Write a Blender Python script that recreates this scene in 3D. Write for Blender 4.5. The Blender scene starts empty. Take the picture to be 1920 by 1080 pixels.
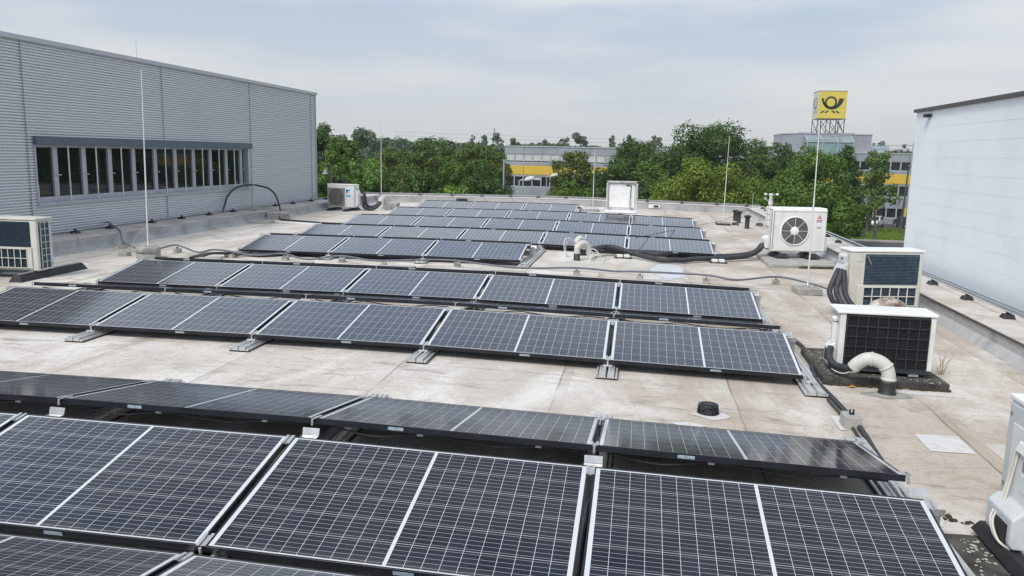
import bpy, bmesh, math, random
from mathutils import Vector, Matrix
SC = bpy.context.scene
rad = math.radians
# ------------------------------------------------------------------ camera
cam_d = bpy.data.cameras.new('camera'); cam = bpy.data.objects.new('camera', cam_d)
SC.collection.objects.link(cam); SC.camera = cam
CAM = Vector((0, 0, 1.956))
r_ = Vector((0.98763, 0.15532, 0.02140)); f_ = Vector((-0.15311, 0.97444, -0.16465))
PITCH, ROLL, YAW = rad(9.47717), rad(1.24146), rad(-8.93017)
fwd = Vector((math.sin(YAW)*math.cos(PITCH), math.cos(YAW)*math.cos(PITCH), -math.sin(PITCH)))
rt = Vector((math.cos(YAW), -math.sin(YAW), 0)); up = rt.cross(fwd)
c_, s_ = math.cos(ROLL), math.sin(ROLL)
R2 = rt*c_ + up*s_; U2 = up*c_ - rt*s_
cam.matrix_world = Matrix(((R2.x, U2.x, -fwd.x, CAM.x), (R2.y, U2.y, -fwd.y, CAM.y), (R2.z, U2.z, -fwd.z, CAM.z), (0, 0, 0, 1)))
cam_d.sensor_width = 36; cam_d.lens = 36*1508.27/1920
cam_d.clip_start = 0.05; cam_d.clip_end = 6000
# ------------------------------------------------------------------ world / sun
SUN_EL, SUN_AZ = rad(50), rad(208)      # azimuth clockwise from +Y
W = bpy.data.worlds.new('World'); SC.world = W; W.use_nodes = True
nt = W.node_tree; nt.nodes.clear()
def N(t, ty, **kw):
    n = t.nodes.new(ty)
    for k, v in kw.items(): setattr(n, k, v)
    return n
out = N(nt, 'ShaderNodeOutputWorld'); bg = N(nt, 'ShaderNodeBackground'); bg.inputs['Strength'].default_value = 0.1
sky = N(nt, 'ShaderNodeTexSky', sky_type='NISHITA', sun_disc=False, sun_elevation=SUN_EL, sun_rotation=SUN_AZ)
sky.air_density = 1.0; sky.dust_density = 2.0; sky.ozone_density = 1.5
tc = N(nt, 'ShaderNodeTexCoord'); sep = N(nt, 'ShaderNodeSeparateXYZ'); nt.links.new(tc.outputs['Generated'], sep.inputs[0])
mp = N(nt, 'ShaderNodeMapping'); mp.inputs['Scale'].default_value = (1.0, 1.0, 6.5); mp.inputs['Rotation'].default_value = (0, 0.1, 0.6)
nt.links.new(tc.outputs['Generated'], mp.inputs[0])
nz = N(nt, 'ShaderNodeTexNoise'); nz.inputs['Scale'].default_value = 2.1; nz.inputs['Detail'].default_value = 7; nz.inputs['Roughness'].default_value = 0.5
nt.links.new(mp.outputs[0], nz.inputs['Vector'])
cr = N(nt, 'ShaderNodeValToRGB'); nt.links.new(nz.outputs['Fac'], cr.inputs[0])
cr.color_ramp.elements[0].position = 0.41; cr.color_ramp.elements[0].color = (4.55, 5.3, 6.4, 1)
cr.color_ramp.elements[1].position = 0.60; cr.color_ramp.elements[1].color = (6.9, 6.95, 7.0, 1)
hz = N(nt, 'ShaderNodeMapRange'); hz.inputs['From Min'].default_value = -0.02; hz.inputs['From Max'].default_value = 0.17
nt.links.new(sep.outputs['Z'], hz.inputs['Value'])
mxh = N(nt, 'ShaderNodeMixRGB'); mxh.inputs[1].default_value = (6.75, 6.75, 6.6, 1)
nt.links.new(hz.outputs[0], mxh.inputs[0]); nt.links.new(cr.outputs[0], mxh.inputs[2])
mxs = N(nt, 'ShaderNodeMixRGB'); mxs.inputs[0].default_value = 0.86
pr = N(nt, 'ShaderNodeValToRGB'); nt.links.new(sep.outputs['Z'], pr.inputs[0]); pr.color_ramp.interpolation = 'EASE'
PRF = [(0.0, .95), (0.16, .97), (0.30, 1.5), (0.52, 1.45), (0.68, 0.70), (0.95, 0.80)]
while len(pr.color_ramp.elements) < len(PRF): pr.color_ramp.elements.new(0.5)
for e, (ps, v) in zip(pr.color_ramp.elements, PRF): e.position = ps
for e, (ps, v) in zip(pr.color_ramp.elements, PRF): e.position = ps; e.color = (v*(.99 if v < 1.2 else .92), v, v*(1.01 if v < 1.2 else 1.10), 1)
mpr = N(nt, 'ShaderNodeMixRGB', blend_type='MULTIPLY'); mpr.inputs[0].default_value = 1; nt.links.new(mxh.outputs[0], mpr.inputs[1]); nt.links.new(pr.outputs[0], mpr.inputs[2])
nt.links.new(sky.outputs[0], mxs.inputs[1]); nt.links.new(mpr.outputs[0], mxs.inputs[2])
nt.links.new(mxs.outputs[0], bg.inputs['Color']); nt.links.new(bg.outputs[0], out.inputs[0])
sun_d = bpy.data.lights.new('sun', 'SUN'); sun = bpy.data.objects.new('sun', sun_d); SC.collection.objects.link(sun)
sun_d.energy = 2.5; sun_d.angle = rad(22); sun_d.color = (1, 0.97, 0.93)
sdir = Vector((math.sin(SUN_AZ)*math.cos(SUN_EL), math.cos(SUN_AZ)*math.cos(SUN_EL), math.sin(SUN_EL)))
sun.rotation_euler = (-sdir).to_track_quat('-Z', 'Y').to_euler()
SC.view_settings.view_transform = 'Standard'; SC.view_settings.look = 'None'
SC.view_settings.exposure = 0.27; SC.view_settings.gamma = 1
SC.cycles.use_denoising = True; SC.cycles.denoising_prefilter = 'ACCURATE'; SC.cycles.filter_width = 1.4
# ------------------------------------------------------------------ materials
def mat(name, col, rough=0.6, metal=0.0, var=0.12, vscale=6.0, bump=0.0, bscale=60.0, spec=0.5, dirt=None, dscale=2.0, damt=0.5, coords='Object'):
    m = bpy.data.materials.new(name); m.use_nodes = True; t = m.node_tree
    b = t.nodes['Principled BSDF']; b.inputs['Roughness'].default_value = rough; b.inputs['Metallic'].default_value = metal
    b.inputs['Specular IOR Level'].default_value = spec
    tc = N(t, 'ShaderNodeTexCoord')
    n1 = N(t, 'ShaderNodeTexNoise'); n1.inputs['Scale'].default_value = vscale; n1.inputs['Detail'].default_value = 5
    t.links.new(tc.outputs[coords], n1.inputs['Vector'])
    mr = N(t, 'ShaderNodeMapRange'); mr.inputs['From Min'].default_value = 0.3; mr.inputs['From Max'].default_value = 0.7
    mr.inputs['To Min'].default_value = 1-var; mr.inputs['To Max'].default_value = 1+var
    t.links.new(n1.outputs['Fac'], mr.inputs['Value'])
    mul = N(t, 'ShaderNodeMixRGB', blend_type='MULTIPLY'); mul.inputs[0].default_value = 1; mul.inputs[1].default_value = (*col, 1)
    t.links.new(mr.outputs[0], mul.inputs[2]); last = mul.outputs[0]
    if dirt:
        n2 = N(t, 'ShaderNodeTexNoise'); n2.inputs['Scale'].default_value = dscale; n2.inputs['Detail'].default_value = 8; n2.inputs['Roughness'].default_value = 0.65
        t.links.new(tc.outputs[coords], n2.inputs['Vector'])
        m2 = N(t, 'ShaderNodeMapRange'); m2.inputs['From Min'].default_value = 0.48 if damt < 1 else 0.36; m2.inputs['From Max'].default_value = 0.68; m2.inputs['To Max'].default_value = damt
        t.links.new(n2.outputs['Fac'], m2.inputs['Value'])
        mx = N(t, 'ShaderNodeMixRGB'); mx.inputs[2].default_value = (*dirt, 1)
        t.links.new(m2.outputs[0], mx.inputs[0]); t.links.new(last, mx.inputs[1]); last = mx.outputs[0]
    t.links.new(last, b.inputs['Base Color'])
    if bump:
        n3 = N(t, 'ShaderNodeTexNoise'); n3.inputs['Scale'].default_value = bscale; n3.inputs['Detail'].default_value = 4
        t.links.new(tc.outputs[coords], n3.inputs['Vector'])
        bp = N(t, 'ShaderNodeBump'); bp.inputs['Strength'].default_value = bump; bp.inputs['Distance'].default_value = 0.02
        t.links.new(n3.outputs['Fac'], bp.inputs['Height']); t.links.new(bp.outputs[0], b.inputs['Normal'])
    return m
M = {}
M['alu'] = mat('aluminium', (0.62, 0.62, 0.61), 0.38, 0.75, 0.12, 14)
M['alu_dull'] = mat('dull_aluminium', (0.60, 0.60, 0.59), 0.45, 0.5, 0.15, 9, dirt=(0.3, 0.28, 0.25), dscale=5)
M['frame_black'] = mat('black_anodised', (0.018, 0.020, 0.026), 0.38, 0.3, 0.25, 8)
M['rubber'] = mat('black_rubber', (0.022, 0.022, 0.024), 0.7, 0, 0.25, 12, 0.2, 80)
M['hose'] = mat('hose_foam', (0.035, 0.037, 0.042), 0.62, 0, 0.3, 9, 0.15, 40)
M['pvc_black'] = mat('black_plastic', (0.014, 0.014, 0.016), 0.5, 0, 0.25, 8)
M['cable_grey'] = mat('grey_cable', (0.13, 0.145, 0.17), 0.55, 0, 0.2, 7)
M['cable_white'] = mat('white_cable', (0.62, 0.60, 0.54), 0.5, 0, 0.12, 9)
M['white_case'] = mat('white_casing', (0.72, 0.715, 0.69), 0.42, 0, 0.05, 3, dirt=(0.50, 0.48, 0.43), dscale=4, damt=0.4)
M['white_lid'] = mat('white_lid', (0.78, 0.775, 0.76), 0.4, 0, 0.05, 3, dirt=(0.55, 0.53, 0.48), dscale=5, damt=0.35)
M['cream_case'] = mat('cream_casing', (0.60, 0.585, 0.53), 0.45, 0, 0.05, 3, dirt=(0.40, 0.38, 0.32), dscale=4, damt=0.4)
M['grey_case'] = mat('grey_casing', (0.56, 0.58, 0.58), 0.45, 0, 0.05, 3, dirt=(0.4, 0.4, 0.38), dscale=4, damt=0.3)
M['fins_blue'] = mat('blue_coil_fins', (0.045, 0.075, 0.105), 0.45, 0.2, 0.3, 25, dirt=(0.10, 0.12, 0.13), dscale=6, damt=0.5)
M['fins_black'] = mat('black_coil_fins', (0.02, 0.021, 0.024), 0.5, 0.2, 0.3, 25)
M['guard'] = mat('dark_wire_guard', (0.042, 0.05, 0.053), 0.5, 0.2, 0.2, 10)
M['fan_dark'] = mat('fan_interior', (0.055, 0.054, 0.05), 0.6, 0, 0.3, 10)
M['wire_beige'] = mat('beige_wire_guard', (0.30, 0.285, 0.255), 0.5, 0.1, 0.15, 10)
M['concrete'] = mat('weathered_concrete', (0.33, 0.32, 0.295), 0.9, 0, 0.2, 9, 0.4, 50, dirt=(0.14, 0.135, 0.12), dscale=6, damt=0.7)
M['concrete_dark'] = mat('mossy_concrete', (0.052, 0.049, 0.045), 0.95, 0, 0.45, 9, 0.5, 60, dirt=(0.16, 0.15, 0.13), dscale=5, damt=0.6)
M['lichen'] = mat('lichen', (0.40, 0.39, 0.33), 0.95, 0, 0.2, 20)
M['moss'] = mat('moss', (0.055, 0.042, 0.022), 1, 0, 0.5, 30, 0.6, 90)
M['leaf_orange'] = mat('dry_leaf', (0.55, 0.24, 0.04), 0.8, 0, 0.2, 30)
M['paving'] = mat('paving_slab', (0.38, 0.37, 0.34), 0.9, 0, 0.15, 8, 0.3, 60, dirt=(0.24, 0.23, 0.2), dscale=5)
M['parapet'] = mat('parapet_membrane', (0.40, 0.40, 0.395), 0.75, 0, 0.14, 1.6, 0.2, 30, dirt=(0.19, 0.185, 0.175), dscale=1.5, damt=0.75, coords='Object')
M['parapet_top'] = mat('parapet_cap', (0.55, 0.515, 0.48), 0.85, 0, 0.14, 2.2, 0.3, 30, dirt=(0.33, 0.27, 0.22), dscale=1.2, damt=0.8)
M['zinc'] = mat('zinc_edge', (0.27, 0.28, 0.295), 0.5, 0.5, 0.1, 4)
M['pvc'] = mat('grey_white_pvc', (0.55, 0.54, 0.51), 0.5, 0, 0.08, 4, dirt=(0.36, 0.34, 0.30), dscale=9, damt=0.55)
M['pvc_brown'] = mat('rust_stained_pvc', (0.58, 0.53, 0.50), 0.5, 0, 0.1, 4, dirt=(0.10, 0.045, 0.032), dscale=7, damt=1.0)
M['bitumen'] = mat('bitumen', (0.022, 0.022, 0.022), 0.55, 0, 0.3, 12, 0.4, 40)
M['white_panel'] = mat('white_sandwich_panel', (0.80, 0.84, 0.87), 0.5, 0, 0.03, 0.6, 0.04, 30, dirt=(0.66, 0.69, 0.70), dscale=.9, damt=.45)
M['dark_edge'] = mat('dark_roof_edge', (0.075, 0.075, 0.08), 0.5, 0.2, 0.1, 4)
M['corr'] = mat('corrugated_silver', (0.60, 0.61, 0.635), 0.42, 0.2, 0.06, 0.5, dirt=(0.48, 0.48, 0.49), dscale=.5, damt=.35)
M['seam'] = mat('dark_joint', (0.27, 0.27, 0.30), 0.5, 0.3, 0.08, 4)
M['fascia'] = mat('light_grey_fascia', (0.46, 0.49, 0.51), 0.45, 0.35, 0.04, 2)
M['hood'] = mat('blue_grey_hood', (0.095, 0.125, 0.155), 0.5, 0.2, 0.06, 2)
M['win_frame'] = mat('window_frame_grey', (0.42, 0.44, 0.48), 0.4, 0.3, 0.05, 3)
M['guard_grey'] = mat('grey_fan_guard', (0.17, 0.165, 0.155), 0.5, 0.1, 0.15, 10)
M['rod_metal'] = mat('pale_rod', (0.66, 0.66, 0.65), 0.45, 0.1, .05, 5)
M['red'] = mat('red_paint', (0.50, 0.03, 0.05), 0.5, 0, 0.08, 6)
M['blue'] = mat('blue_print', (0.06, 0.33, 0.62), 0.5, 0, 0.08, 6)
M['ink'] = mat('black_print', (0.02, 0.02, 0.025), 0.6, 0, 0.1, 6)
M['grey_print'] = mat('grey_print', (0.24, 0.24, 0.25), 0.6, 0, 0.1, 6)
M['sticker'] = mat('pale_sticker', (0.30, 0.36, 0.42), 0.4, 0, 0.3, 60)
M['sticker_white'] = mat('white_sticker', (0.70, 0.72, 0.72), 0.4, 0, 0.05, 60)
M['office_grey'] = mat('office_metal_cladding', (0.34, 0.345, 0.385), 0.45, 0.35, 0.16, 0.3)
M['office_yellow'] = mat('yellow_cladding', (0.62, 0.405, 0.045), 0.5, 0, 0.05, 0.5)
M['blind'] = mat('white_blind', (0.50, 0.50, 0.50), 0.7, 0, 0.08, 1.0)
M['sign_yellow'] = mat('yellow_sign_face', (0.62, 0.49, 0.085), 0.5, 0, 0.05, 0.6, dirt=(0.55, 0.43, 0.08), dscale=0.8, damt=0.5)
M['sign_pale'] = mat('faded_sign_face', (0.60, 0.60, 0.50), 0.55, 0, 0.05, 0.6)
M['steel_dark'] = mat('dark_steel', (0.11, 0.11, 0.12), 0.55, 0.4, 0.15, 3)
M['galv'] = mat('galvanised_steel', (0.42, 0.46, 0.49), 0.5, 0.5, 0.1, 3)
M['bark'] = mat('bark', (0.085, 0.07, 0.055), 0.95, 0, 0.35, 5, 0.5, 20)
M['bark_grey'] = mat('dead_bark', (0.20, 0.18, 0.165), 0.95, 0, 0.3, 5)
M['asphalt'] = mat('asphalt', (0.060, 0.060, 0.064), 0.9, 0, 0.15, 0.5)
M['kerb'] = mat('kerb_stone', (0.27, 0.25, 0.23), 0.9, 0, 0.2, 1)
M['tyre'] = mat('tyre', (0.02, 0.02, 0.02), 0.8)
M['chim_white'] = mat('chimney_white', (0.6, 0.58, 0.55), 0.8)
def glass_mat(name, col, rough=0.04, spec=0.5):
    m = mat(name, col, rough, 0, 0.3, 1.2, spec=spec); return m
M['glass_dark'] = glass_mat('dark_window_glass', (0.010, 0.014, 0.013), 0.03, 0.45)
M['glass_far'] = glass_mat('office_glass', (0.018, 0.022, 0.028), 0.08, 0.4)
M['glass_green'] = glass_mat('green_glass', (0.20, 0.29, 0.29), 0.08, 0.6)
def car_mat(name, col):
    m = mat(name, col, 0.3, 0.2, 0.03, 2); m.node_tree.nodes['Principled BSDF'].inputs['Coat Weight'].default_value = 0.6; return m
M['car_white'] = car_mat('white_car_paint', (0.72, 0.73, 0.75)); M['car_dark'] = car_mat('dark_car_paint', (0.03, 0.035, 0.045)); M['car_black'] = car_mat('black_car_paint', (0.02, 0.02, 0.025))
def leaf_mat(name, c1, c2, c3):
    m = bpy.data.materials.new(name); m.use_nodes = True; t = m.node_tree; t.nodes.clear()
    o = N(t, 'ShaderNodeOutputMaterial'); d = N(t, 'ShaderNodeBsdfDiffuse'); tr = N(t, 'ShaderNodeBsdfTranslucent'); g = N(t, 'ShaderNodeBsdfGlossy')
    g.inputs['Roughness'].default_value = 0.45; g.inputs['Color'].default_value = (0.5, 0.55, 0.5, 1)
    geo = N(t, 'ShaderNodeNewGeometry'); tc = N(t, 'ShaderNodeTexCoord'); nz = N(t, 'ShaderNodeTexNoise'); nz.inputs['Scale'].default_value = 2.2; nz.inputs['Detail'].default_value = 3
    t.links.new(tc.outputs['Object'], nz.inputs['Vector'])
    ad = N(t, 'ShaderNodeMath', operation='MULTIPLY_ADD'); ad.inputs[1].default_value = 0.22; t.links.new(geo.outputs['Random Per Island'], ad.inputs[0])
    s2 = N(t, 'ShaderNodeMath', operation='SUBTRACT'); s2.inputs[1].default_value = 0.10; t.links.new(nz.outputs['Fac'], s2.inputs[0]); t.links.new(s2.outputs[0], ad.inputs[2])
    r = N(t, 'ShaderNodeValToRGB'); t.links.new(ad.outputs[0], r.inputs[0])
    r.color_ramp.elements[0].position = 0.15; r.color_ramp.elements[0].color = (*c1, 1); r.color_ramp.elements[1].position = 0.85; r.color_ramp.elements[1].color = (*c3, 1)
    e = r.color_ramp.elements.new(0.5); e.color = (*c2, 1)
    t.links.new(r.outputs[0], d.inputs['Color'])
    hs = N(t, 'ShaderNodeMixRGB', blend_type='MULTIPLY'); hs.inputs[0].default_value = 1; hs.inputs[2].default_value = (1.5, 1.6, 0.7, 1); t.links.new(r.outputs[0], hs.inputs[1]); t.links.new(hs.outputs[0], tr.inputs['Color'])
    m1 = N(t, 'ShaderNodeMixShader'); m1.inputs[0].default_value = 0.2; t.links.new(d.outputs[0], m1.inputs[1]); t.links.new(tr.outputs[0], m1.inputs[2])
    m2 = N(t, 'ShaderNodeMixShader'); m2.inputs[0].default_value = 0.03; t.links.new(m1.outputs[0], m2.inputs[1]); t.links.new(g.outputs[0], m2.inputs[2])
    t.links.new(m2.outputs[0], o.inputs[0]); return m
M['leaf_mid'] = leaf_mat('leaves_mid', (0.046, 0.088, 0.017), (0.094, 0.165, 0.028), (0.165, 0.253, 0.044))
M['leaf_dark'] = leaf_mat('leaves_dark', (0.033, 0.066, 0.020), (0.062, 0.114, 0.028), (0.107, 0.176, 0.042))
M['leaf_yellow'] = leaf_mat('leaves_yellow_green', (0.083, 0.121, 0.017), (0.154, 0.209, 0.031), (0.253, 0.298, 0.055))
M['leaf_olive'] = leaf_mat('leaves_olive', (0.051, 0.077, 0.017), (0.097, 0.137, 0.028), (0.154, 0.198, 0.042))
M['leaf_bright'] = leaf_mat('leaves_bright', (0.066, 0.126, 0.027), (0.138, 0.237, 0.050), (0.231, 0.341, 0.088))
M['leaf_far'] = leaf_mat('leaves_far_hazed', (0.070, 0.102, 0.067), (0.109, 0.154, 0.092), (0.154, 0.205, 0.122))  # greyed blue-green: distance haze mixed into the leaf colour
M['grass'] = leaf_mat('grass', (0.09, 0.14, 0.022), (0.15, 0.22, 0.035), (0.22, 0.29, 0.06))
# ------------------------------------------------------------------ mesh builder
class MB:
    def __init__(s): s.v = []; s.f = []; s.m = []; s.sm = []
    def add(s, vs, fs, mi=0, smooth=False):
        o = len(s.v); s.v += [tuple(v) for v in vs]
        for f in fs: s.f.append(tuple(i+o for i in f)); s.m.append(mi); s.sm.append(smooth)
        return s
    def box(s, x0, x1, y0, y1, z0, z1, mi=0):
        vs = [(x0,y0,z0),(x1,y0,z0),(x1,y1,z0),(x0,y1,z0),(x0,y0,z1),(x1,y0,z1),(x1,y1,z1),(x0,y1,z1)]
        return s.add(vs, [(0,3,2,1),(4,5,6,7),(0,1,5,4),(1,2,6,5),(2,3,7,6),(3,0,4,7)], mi)
    def hexa(s, b, t, mi=0):   # bottom 4, top 4 (counter-clockwise from above)
        return s.add(list(b)+list(t), [(0,3,2,1),(4,5,6,7),(0,1,5,4),(1,2,6,5),(2,3,7,6),(3,0,4,7)], mi)
    def beam(s, p, q, w, h=None, mi=0):
        p, q = Vector(p), Vector(q); h = h or w; d = (q-p).normalized()
        a = d.cross(Vector((0,0,1)))
        if a.length < 1e-4: a = Vector((1,0,0))
        a.normalize(); b = a.cross(d); a *= w/2; b *= h/2
        vs = [p-a-b, p+a-b, p+a+b, p-a+b, q-a-b, q+a-b, q+a+b, q-a+b]
        return s.add(vs, [(0,1,2,3),(7,6,5,4),(0,4,5,1),(1,5,6,2),(2,6,7,3),(3,7,4,0)], mi)
    def tube(s, pts, r, n=8, mi=0, caps=True, smooth=True):
        pts = [Vector(p) for p in pts]; k = len(pts); rs = r if isinstance(r, (list, tuple)) else [r]*k
        ref = None; vs = []
        for i, p in enumerate(pts):
            d = (pts[min(i+1,k-1)]-pts[max(i-1,0)]).normalized()
            if ref is None:
                ref = Vector((0,0,1)) if abs(d.z) < 0.9 else Vector((1,0,0))
            a = (ref - d*ref.dot(d))
            if a.length < 1e-5: a = d.orthogonal()
            a.normalize(); b = d.cross(a); ref = a
            for j in range(n):
                t = 2*math.pi*j/n; vs.append(p + a*(rs[i]*math.cos(t)) + b*(rs[i]*math.sin(t)))
        fs = [(i*n+j, i*n+(j+1)%n, (i+1)*n+(j+1)%n, (i+1)*n+j) for i in range(k-1) for j in range(n)]
        s.add(vs, fs, mi, smooth)
        if caps:
            s.add(vs[:n], [tuple(range(n))[::-1]], mi); s.add(vs[-n:], [tuple(range(n))], mi)
        return s
    def lathe(s, prof, n=20, c=(0,0,0), mi=0, smooth=True):   # prof list of (r, z)
        vs = [(c[0]+r*math.cos(2*math.pi*j/n), c[1]+r*math.sin(2*math.pi*j/n), c[2]+z) for r, z in prof for j in range(n)]
        fs = [(i*n+j, i*n+(j+1)%n, (i+1)*n+(j+1)%n, (i+1)*n+j) for i in range(len(prof)-1) for j in range(n)]
        return s.add(vs, fs, mi, smooth)
    def prism(s, poly, y0, y1, mi=0):   # poly in (x,z), extruded along y
        n = len(poly); vs = [(x, y0, z) for x, z in poly]+[(x, y1, z) for x, z in poly]
        return s.add(vs, [tuple(range(n)), tuple(range(2*n-1, n-1, -1))]+[(i, i+n, (i+1)%n+n, (i+1)%n) for i in range(n)], mi)
    def prismx(s, poly, x0, x1, mi=0):  # poly in (y,z), extruded along x
        n = len(poly); vs = [(x0, y, z) for y, z in poly]+[(x1, y, z) for y, z in poly]
        return s.add(vs, [tuple(range(n))[::-1], tuple(range(n, 2*n))]+[(i, (i+1)%n, (i+1)%n+n, i+n) for i in range(n)], mi)
    def prismz(s, poly, z0, z1, mi=0):
        n = len(poly); vs = [(x, y, z0) for x, y in poly]+[(x, y, z1) for x, y in poly]
        return s.add(vs, [tuple(range(n))[::-1], tuple(range(n, 2*n))]+[(i, (i+1)%n, (i+1)%n+n, i+n) for i in range(n)], mi)
    def mesh(s, name, mats, bevel=0.0, seg=2, fix=True):
        me = bpy.data.meshes.new(name); me.from_pydata(s.v, [], s.f)
        for m in (mats if isinstance(mats, (list, tuple)) else [mats]): me.materials.append(M[m] if isinstance(m, str) else m)
        me.polygons.foreach_set('material_index', s.m); me.polygons.foreach_set('use_smooth', s.sm)
        if fix or bevel:
            bm = bmesh.new(); bm.from_mesh(me)
            if fix: bmesh.ops.recalc_face_normals(bm, faces=bm.faces)
            if bevel:
                ed = [e for e in bm.edges if len(e.link_faces) == 2 and e.calc_face_angle(0) > 0.5]
                bmesh.ops.bevel(bm, geom=ed, offset=bevel, segments=seg, profile=0.5, affect='EDGES', clamp_overlap=True)
            bm.to_mesh(me); bm.free()
        me.update(); return me
    def build(s, name, mats, parent=None, bevel=0.0, seg=2, loc=None, fix=True):
        return link(name, s.mesh(name, mats, bevel, seg, fix), parent, loc)
def link(name, data, parent=None, loc=None):
    o = bpy.data.objects.new(name, data); SC.collection.objects.link(o)
    if parent: o.parent = parent
    if loc: o.location = loc
    return o
def tag(o, label=None, cat=None, group=None, kind=None):
    if label: o['label'] = label
    if cat: o['category'] = cat
    if group: o['group'] = group
    if kind: o['kind'] = kind
    return o
def thing(name, label, cat, loc=(0,0,0), rz=0.0, group=None):
    o = bpy.data.objects.new(name, None); SC.collection.objects.link(o); o.empty_display_size = 0.1
    o.location = loc; o.rotation_euler = (0, 0, rz); return tag(o, label, cat, group)
def copy_tree(o, parent=None):
    c = o.copy(); SC.collection.objects.link(c)
    if parent: c.parent = parent
    for ch in [x for x in o.children]: copy_tree(ch, c)
    return c
def struct(name, mb, m, **k): return tag(mb.build(name, m, **k), kind='structure')
def text_obj(name, txt, size, mat_, parent, loc, rot, ext=0.001, bold=False):
    cu = bpy.data.curves.new(name, 'FONT'); cu.body = txt; cu.size = size; cu.align_x = 'CENTER'; cu.align_y = 'CENTER'; cu.extrude = ext
    if bold: cu.offset = size*0.02
    o = bpy.data.objects.new(name, cu); SC.collection.objects.link(o)
    bpy.context.view_layer.update()
    me = bpy.data.meshes.new_from_object(o.evaluated_get(bpy.context.evaluated_depsgraph_get()))
    bpy.data.objects.remove(o); me.materials.clear(); me.materials.append(M[mat_])
    o = link(name, me, parent, loc); o.rotation_euler = rot; return o
def smooth_path(pts, k=5):      # Catmull-Rom
    P = [Vector(p) for p in pts]; P = [P[0]*2-P[1]]+P+[P[-1]*2-P[-2]]; o = []
    for i in range(1, len(P)-2):
        for j in range(k):
            t = j/k; a, b, c, d = P[i-1], P[i], P[i+1], P[i+2]
            o.append(0.5*((2*b)+(c-a)*t+(2*a-5*b+4*c-d)*t*t+(3*b-a-3*c+d)*t**3))
    o.append(P[-2]); return o
def RZ(x):
    t = x+2.54; q = math.sqrt(t*t+.3)
    return 0.00578*(t-q)/2 - 0.0219*(t+q)/2
GZ = -6.6
rnd = random.Random(7)
# ------------------------------------------------------------------ ground, road
struct('ground', MB().add([(-2500,-400,GZ),(2500,-400,GZ),(2500,4500,GZ),(-2500,4500,GZ)], [(0,1,2,3)]), 'grass')
struct('road', MB().add([(-300,74,GZ+.01),(300,74,GZ+.01),(300,91.2,GZ+.01),(-300,91.2,GZ+.01)], [(0,1,2,3)]), 'asphalt')
struct('kerb', MB().box(-300,300,91.2,91.45,GZ-.1,GZ+.13), 'kerb')
struct('pavement', MB().box(-300,300,91.46,93.2,GZ-.1,GZ+.11), 'kerb')
struct('car_park', MB().add([(-80,36,GZ+.02),(60,36,GZ+.02),(60,72,GZ+.02),(-80,72,GZ+.02)], [(0,1,2,3)]), 'asphalt')
struct('forecourt', MB().add([(-60,111,GZ+.02),(90,111,GZ+.02),(90,119.5,GZ+.02),(-60,119.5,GZ+.02)], [(0,1,2,3)]), 'asphalt')
# long grass on the verge across the road
g = MB()
for i in range(9000):
    x = rnd.uniform(20, 46); y = 93.4+14*rnd.random()**1.3; h = rnd.uniform(.15, .55)*(1.5 if y > 103 else 1); a = rnd.uniform(0, 6.28); w = .05
    dx, dy = math.cos(a)*w, math.sin(a)*w; lx, ly = rnd.uniform(-.2,.2), rnd.uniform(-.2,.2)
    g.add([(x-dx,y-dy,GZ),(x+dx,y+dy,GZ),(x+lx,y+ly,GZ+h)], [(0,1,2)])
tag(g.build('long_grass', 'grass', fix=False), 'long green grass on the verge between the road and the parked cars', 'grass', kind='stuff')
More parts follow.
